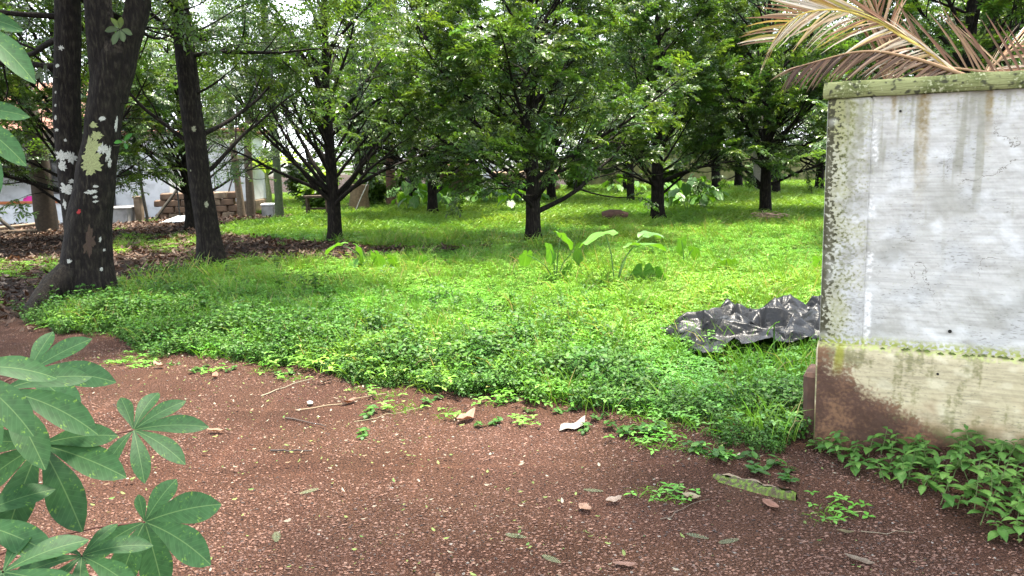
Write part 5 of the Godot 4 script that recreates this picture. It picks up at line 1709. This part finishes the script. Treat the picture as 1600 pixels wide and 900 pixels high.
		for k in 8:
			var a := TAU * k / 8.0 + rr(-0.3, 0.3)
			s = Shape.new()
			var c := lin(0.14, 0.30, 0.05) * rr(0.8, 1.3)
			blade(s, Vector3(0, 1.2, 0), Vector3(cos(a) * 0.5, rr(0.4, 1.0), sin(a) * 0.5), Vector3(-cos(a), 0.6, -sin(a)), rr(1.1, 1.6), rr(0.3, 0.42), [0.05, 0.5, 0.9, 1.0, 1.0, 0.9, 0.7, 0.1], 0.2, rr(1.2, 2.4), Color(c.r, c.g, c.b), Color(0.4, 0.5, 0.2, 1))
			part("leaf", s.done(), mats.taro_leaf, bp)
		bp.scale = Vector3.ONE * q[2]
	# bright shrubs
	rng.seed = 970
	var bush := leaf_spray(971, 12, 0.3, 0.12, 0.5, 1.0)
	for q in [[-6.1, -25.6, 0.8, "bright leafy shrub right of the ringed palm trunk"], [-5.0, -29.2, 0.8, "bright shrub behind the tree stump"], [-5.6, -31.0, 1.0, "shrub beyond the tree stump"], [-1.6, -33.5, 0.9, "dark shrub at the foot of the shed"], [3.0, -36.0, 1.1, "low shrub beyond the far trunks"], [7.6, -37.5, 1.1, "shrub before the olive boundary wall"], [12.0, -37.6, 1.0, "shrub before the right stretch of the olive boundary wall"], [-12.9, -19.0, 0.7, "low leafy shrub over the felled branches"], [-15.8, -19.6, 0.9, "leafy shrub at the left edge before the white house"], [-10.1, -26.5, 0.9, "green shrub behind the laterite wall"], [-7.2, -30.5, 1.5, "big shrub between the banana plants"], [-8.8, -33.5, 1.7, "big far shrub behind the taller banana plant"], [-5.2, -34.5, 1.6, "tall far shrub behind the fanning tree"], [-3.0, -36.0, 1.6, "tall far shrub left of the shed"], [-12.0, -34.0, 1.8, "far shrub right of the white house"], [1.6, -37.5, 1.5, "far shrub behind the rubble wall"]]:
		var sb := thing("leafy_shrub", q[3], "shrub", spot(q[0], q[1]), "shrubs in the distance")
		var s := Shape.new()
		var where := []
		var tints := PackedColorArray()
		for k in 9:
			var a := TAU * k / 9.0 + rr(-0.3, 0.3)
			var path := wander(Vector3.ZERO, Vector3(cos(a) * rr(0.2, 0.7), 1.0, sin(a) * rr(0.2, 0.7)), q[2] * rr(0.8, 1.3), 5, 0.0, 0.15)
			tube(s, path, PackedFloat32Array([0.016, 0.013, 0.01, 0.008, 0.006, 0.004]), 5)
			for w in 26:
				var f := rr(1.0, 5.0)
				var j := mini(int(f), 4)
				var fw := Vector3(rr(-1, 1), rr(-0.4, 0.7), rr(-1, 1)).normalized()
				where.append(Transform3D(Basis.looking_at(fw, Vector3.UP if absf(fw.y) < 0.95 else Vector3.RIGHT).scaled(Vector3.ONE * rr(0.8, 1.3)), path[j].lerp(path[j + 1], f - j)))
				var tone := rr(0.8, 1.4)
				tints.append(Color(tone * 1.15, tone * 1.1, tone))
		part("branches", s.done(), mats.bark, sb)
		many_part("foliage", many(bush, where, tints), mats.tree_leaf, sb)
	# wooden bench frame, stump, leaning pole
	var bn := thing("wooden_bench", "rough wooden bench just left of the fanning tree's trunk", "bench", spot(-5.75, -23.6))
	part("seat", box_mesh(Vector3(-0.35, 0.55, -0.15), Vector3(0.4, 0.62, 0.15), 0.01, 0.01), mats.old_wood, bn)
	for x in [-0.3, 0.28]:
		for z in [-0.12, 0.06]:
			part("leg", box_mesh(Vector3(x, -0.05, z), Vector3(x + 0.07, 0.548, z + 0.07), 0.01, 0.01), mats.old_wood, bn)
	part("rail", box_mesh(Vector3(-0.32, 0.2, -0.02), Vector3(0.36, 0.26, 0.03), 0.008, 0.01), mats.old_wood, bn)
	var st := Shape.new()
	tube(st, PackedVector3Array([Vector3(0, -0.1, 0), Vector3(0.0, 0.15, 0), Vector3(0.02, 0.45, 0), Vector3(0.04, 0.85, 0)]), PackedFloat32Array([0.42, 0.34, 0.30, 0.27]), 22, lin(0.26, 0.17, 0.10), 0.35, true)
	single("tree_stump", st.done(), mats.palm_bark, "broad brown tree stump right of the fanning tree's trunk", "stump", spot(-4.9, -25.8))
	slim("pale pole leaning beside the brown tree stump", "leaning_pole", "pole", Vector3(-4.95, 0.0, -25.2), Vector3(-4.5, 0.95, -25.4), 0.02, lin(0.5, 0.48, 0.42))
	slim("small dark trunk right of the shaggy palm trunk", "dark_trunk", "trunk", spot(-3.53, -27.9, -0.1), Vector3(-3.5, 3.0, -28.0), 0.09, lin(0.03, 0.027, 0.022))
	# shed
	var sd := thing("wooden_shed", "low dark wooden shed behind the bright taro bed", "shed", Vector3(-1.9, 0, -33.0))
	for i in 9:
		part("plank", box_mesh(Vector3(-0.95 + i * 0.14, -0.05, 0), Vector3(-0.95 + i * 0.14 + 0.13, 1.3, 0.03), 0.006, 0.01), mats.old_wood, sd)
	part("back_wall", box_mesh(Vector3(-1.0, -0.05, -1.5), Vector3(0.4, 1.3, -0.01), 0.01), mats.old_wood, sd)
	part("roof", box_mesh(Vector3(-1.3, 1.32, -1.8), Vector3(0.75, 1.38, 0.4), 0.01), mats.house_roof, sd)
	var wh := thing("white_gable", "small white gable wall seen right of the dark shed", "house", Vector3(-0.9, 0, -35.5))
	part("wall", box_mesh(Vector3(-0.45, -0.1, -1), Vector3(0.5, 1.75, 0), 0.01), mats.house_white, wh)
	part("roof", box_mesh(Vector3(-0.6, 1.752, -1.2), Vector3(0.65, 1.83, 0.2), 0.01), mats.house_roof, wh)
	# rubble wall, stone by stone
	var rw := thing("rubble_wall", "low rubble stone wall behind the dense round tree's trunk", "wall", Vector3(0.3, 0, -35.0))
	rng.seed = 980
	var stones := []
	for k in 4: stones.append(box_mesh(Vector3(-0.16, 0, -0.13), Vector3(0.16, 0.2, 0.13), 0.05, 0.09))
	for row in 5:
		for col in 9:
			var o := part("stone", stones[rng.randi() % 4], mats.laterite if rng.randf() < 0.3 else mats.house_tan, rw)
			o.position = Vector3(-1.0 + col * 0.33 + (0.16 if row % 2 else 0.0), row * 0.21 - 0.04, rr(-0.04, 0.04))
			o.rotation.y = rr(-0.3, 0.3)
	# boundary wall at the back right
	var bw := thing("boundary_wall", "long olive mossy boundary wall behind the far row of trunks", "wall", Vector3(20.0, 0, -41.0))
	part("wall_face", box_mesh(Vector3(-17.0, -0.2, -0.2), Vector3(16, 1.75, 0), 0.02), mats.olive_wall, bw)
	part("coping", box_mesh(Vector3(-17.05, 1.752, -0.26), Vector3(16.05, 1.85, 0.06), 0.02), mats.olive_wall, bw)
	for i in 9:
		part("pier", box_mesh(Vector3(-16.9 + i * 3.8, -0.2, 0.002), Vector3(-16.6 + i * 3.8, 1.75, 0.08), 0.01), mats.olive_wall, bw)
	# dead wood in the grass
	var lg := Shape.new()
	tube(lg, PackedVector3Array([Vector3(-0.3, 0.08, 0), Vector3(-0.1, 0.1, 0.02), Vector3(0.12, 0.11, 0), Vector3(0.3, 0.07, -0.02)]), PackedFloat32Array([0.09, 0.12, 0.12, 0.07]), 14, lin(0.13, 0.07, 0.05), 0.4, true)
	single("rotten_log", lg.done(), mats.palm_bark, "short rotten brown log in the grass left of the bushy tree", "log", spot(2.45, -18.5, 0.1))
	rng.seed = 990
	var hp := thing("brush_heap", "small heap of dry brown twigs in the grass near the wall", "brushwood", spot(5.67, -17.2, 0.1))
	for i in 26:
		var s := Shape.new()
		var a := rr(0, TAU)
		var p := Vector3(rr(-0.3, 0.3), rr(0.04, 0.12), rr(-0.25, 0.25))
		var d := Vector3(cos(a), rr(-0.1, 0.35), sin(a)) * rr(0.2, 0.4)
		tube(s, PackedVector3Array([p - d * 0.5, p + Vector3(0, 0.03, 0), p + d * 0.5]), PackedFloat32Array([0.012, 0.01, 0.006]), 5, lin(0.3, 0.2, 0.14) * rr(0.6, 1.3))
		part("dry_twig", s.done(), mats.twig, hp)
	var dh := thing("dead_bush", "small dead reddish bush sticking out of the grass near the lone taro leaf", "bush", spot(-1.02, -10.2))
	for i in 16:
		var s := Shape.new()
		var a := rr(0, TAU)
		var q := wander(Vector3.ZERO, Vector3(cos(a) * 0.6, 1.0, sin(a) * 0.6), rr(0.15, 0.32), 4, -0.1, 0.2)
		tube(s, q, PackedFloat32Array([0.004, 0.0035, 0.003, 0.002, 0.001]), 4, lin(0.2, 0.1, 0.06))
		part("dry_twig", s.done(), mats.twig, dh)


func far_materials() -> void:
	for q in [["house_white", lin(0.8, 0.81, 0.83), 0.15], ["house_grey", lin(0.42, 0.41, 0.40), 0.45], ["house_tan", lin(0.30, 0.215, 0.14), 0.55], ["house_orange", lin(0.55, 0.18, 0.07), 0.2], ["laterite", lin(0.19, 0.115, 0.07), 0.6], ["old_wood", lin(0.10, 0.065, 0.042), 0.5], ["olive_wall", lin(0.20, 0.19, 0.07), 0.5], ["house_roof", lin(0.25, 0.11, 0.07), 0.4], ["house_frame", lin(0.12, 0.11, 0.11), 0.2]]:
		var m := mat(q[0], q[1], 0.85)
		var lo: float = 1.0 - q[2]
		m.albedo_texture = noise_tex(0.01, FastNoiseLite.TYPE_SIMPLEX, [[0.0, srgb(lo * 0.8, lo * 0.8, lo * 0.8)], [0.5, srgb(0.5 + lo * 0.5, 0.5 + lo * 0.5, 0.5 + lo * 0.5)], [1.0, srgb(1, 1, 1)]], 256, 5, q[0].hash() % 1000)
		m.uv1_triplanar = true
		m.uv1_scale = Vector3(0.7, 0.7, 0.7)
	var g := mat("house_glass", Color(0.03, 0.035, 0.04), 0.1)
	g.metallic_specular = 0.6


func _ready() -> void:
	nz.seed = 7
	nz.noise_type = FastNoiseLite.TYPE_SIMPLEX_SMOOTH
	nz.frequency = 0.01
	nz.fractal_octaves = 3
	# camera
	var cam := Camera3D.new()
	cam.name = "camera"
	cam.position = Vector3(0, 1.55, 0)
	cam.rotation_degrees = Vector3(-9.3, 0, -1.5)
	cam.fov = 40.13
	cam.near = 0.05
	cam.far = 400.0
	add_child(cam)
	cam.current = true
	# bright hazy daylight
	var env := Environment.new()
	var sky := Sky.new()
	var ps := ProceduralSkyMaterial.new()
	ps.sky_top_color = Color(0.86, 0.91, 0.98)
	ps.sky_horizon_color = Color(0.97, 0.98, 1.0)
	ps.sky_curve = 0.2
	ps.ground_bottom_color = Color(0.25, 0.25, 0.2)
	ps.ground_horizon_color = Color(0.5, 0.5, 0.45)
	ps.sun_angle_max = 2.0
	sky.sky_material = ps
	env.background_mode = Environment.BG_SKY
	env.sky = sky
	env.background_energy_multiplier = 1.0
	env.tonemap_mode = Environment.TONE_MAPPER_LINEAR
	env.tonemap_exposure = 4.6
	env.sdfgi_enabled = true
	env.ssao_enabled = true
	env.ssil_enabled = true
	var we := WorldEnvironment.new()
	we.name = "environment"
	we.environment = env
	add_child(we)
	var sun := DirectionalLight3D.new()
	sun.name = "sun"
	sun.light_energy = 1.6
	sun.light_color = Color(1.0, 0.965, 0.9)
	sun.light_angular_distance = 5.0
	sun.shadow_enabled = true
	add_child(sun)
	sun.look_at_from_position(Vector3(0.12, 1.0, -0.16) * 50.0, Vector3.ZERO, Vector3(0, 0, -1))

	make_materials()
	far_materials()
	build_ground()
	build_wall()
	var spray := leaf_spray(101, 18, 0.34, 0.082, 0.4, 1.0)
	var open_spray := leaf_spray(102, 14, 0.38, 0.085, 0.38, 0.6)
	orchard(spray, open_spray)
	build_growth()
	build_litter()
	build_far()
	build_taros()
	build_tarp()
	build_fronds()
	build_cassava()
	build_wall_herbs()
	build_debris()
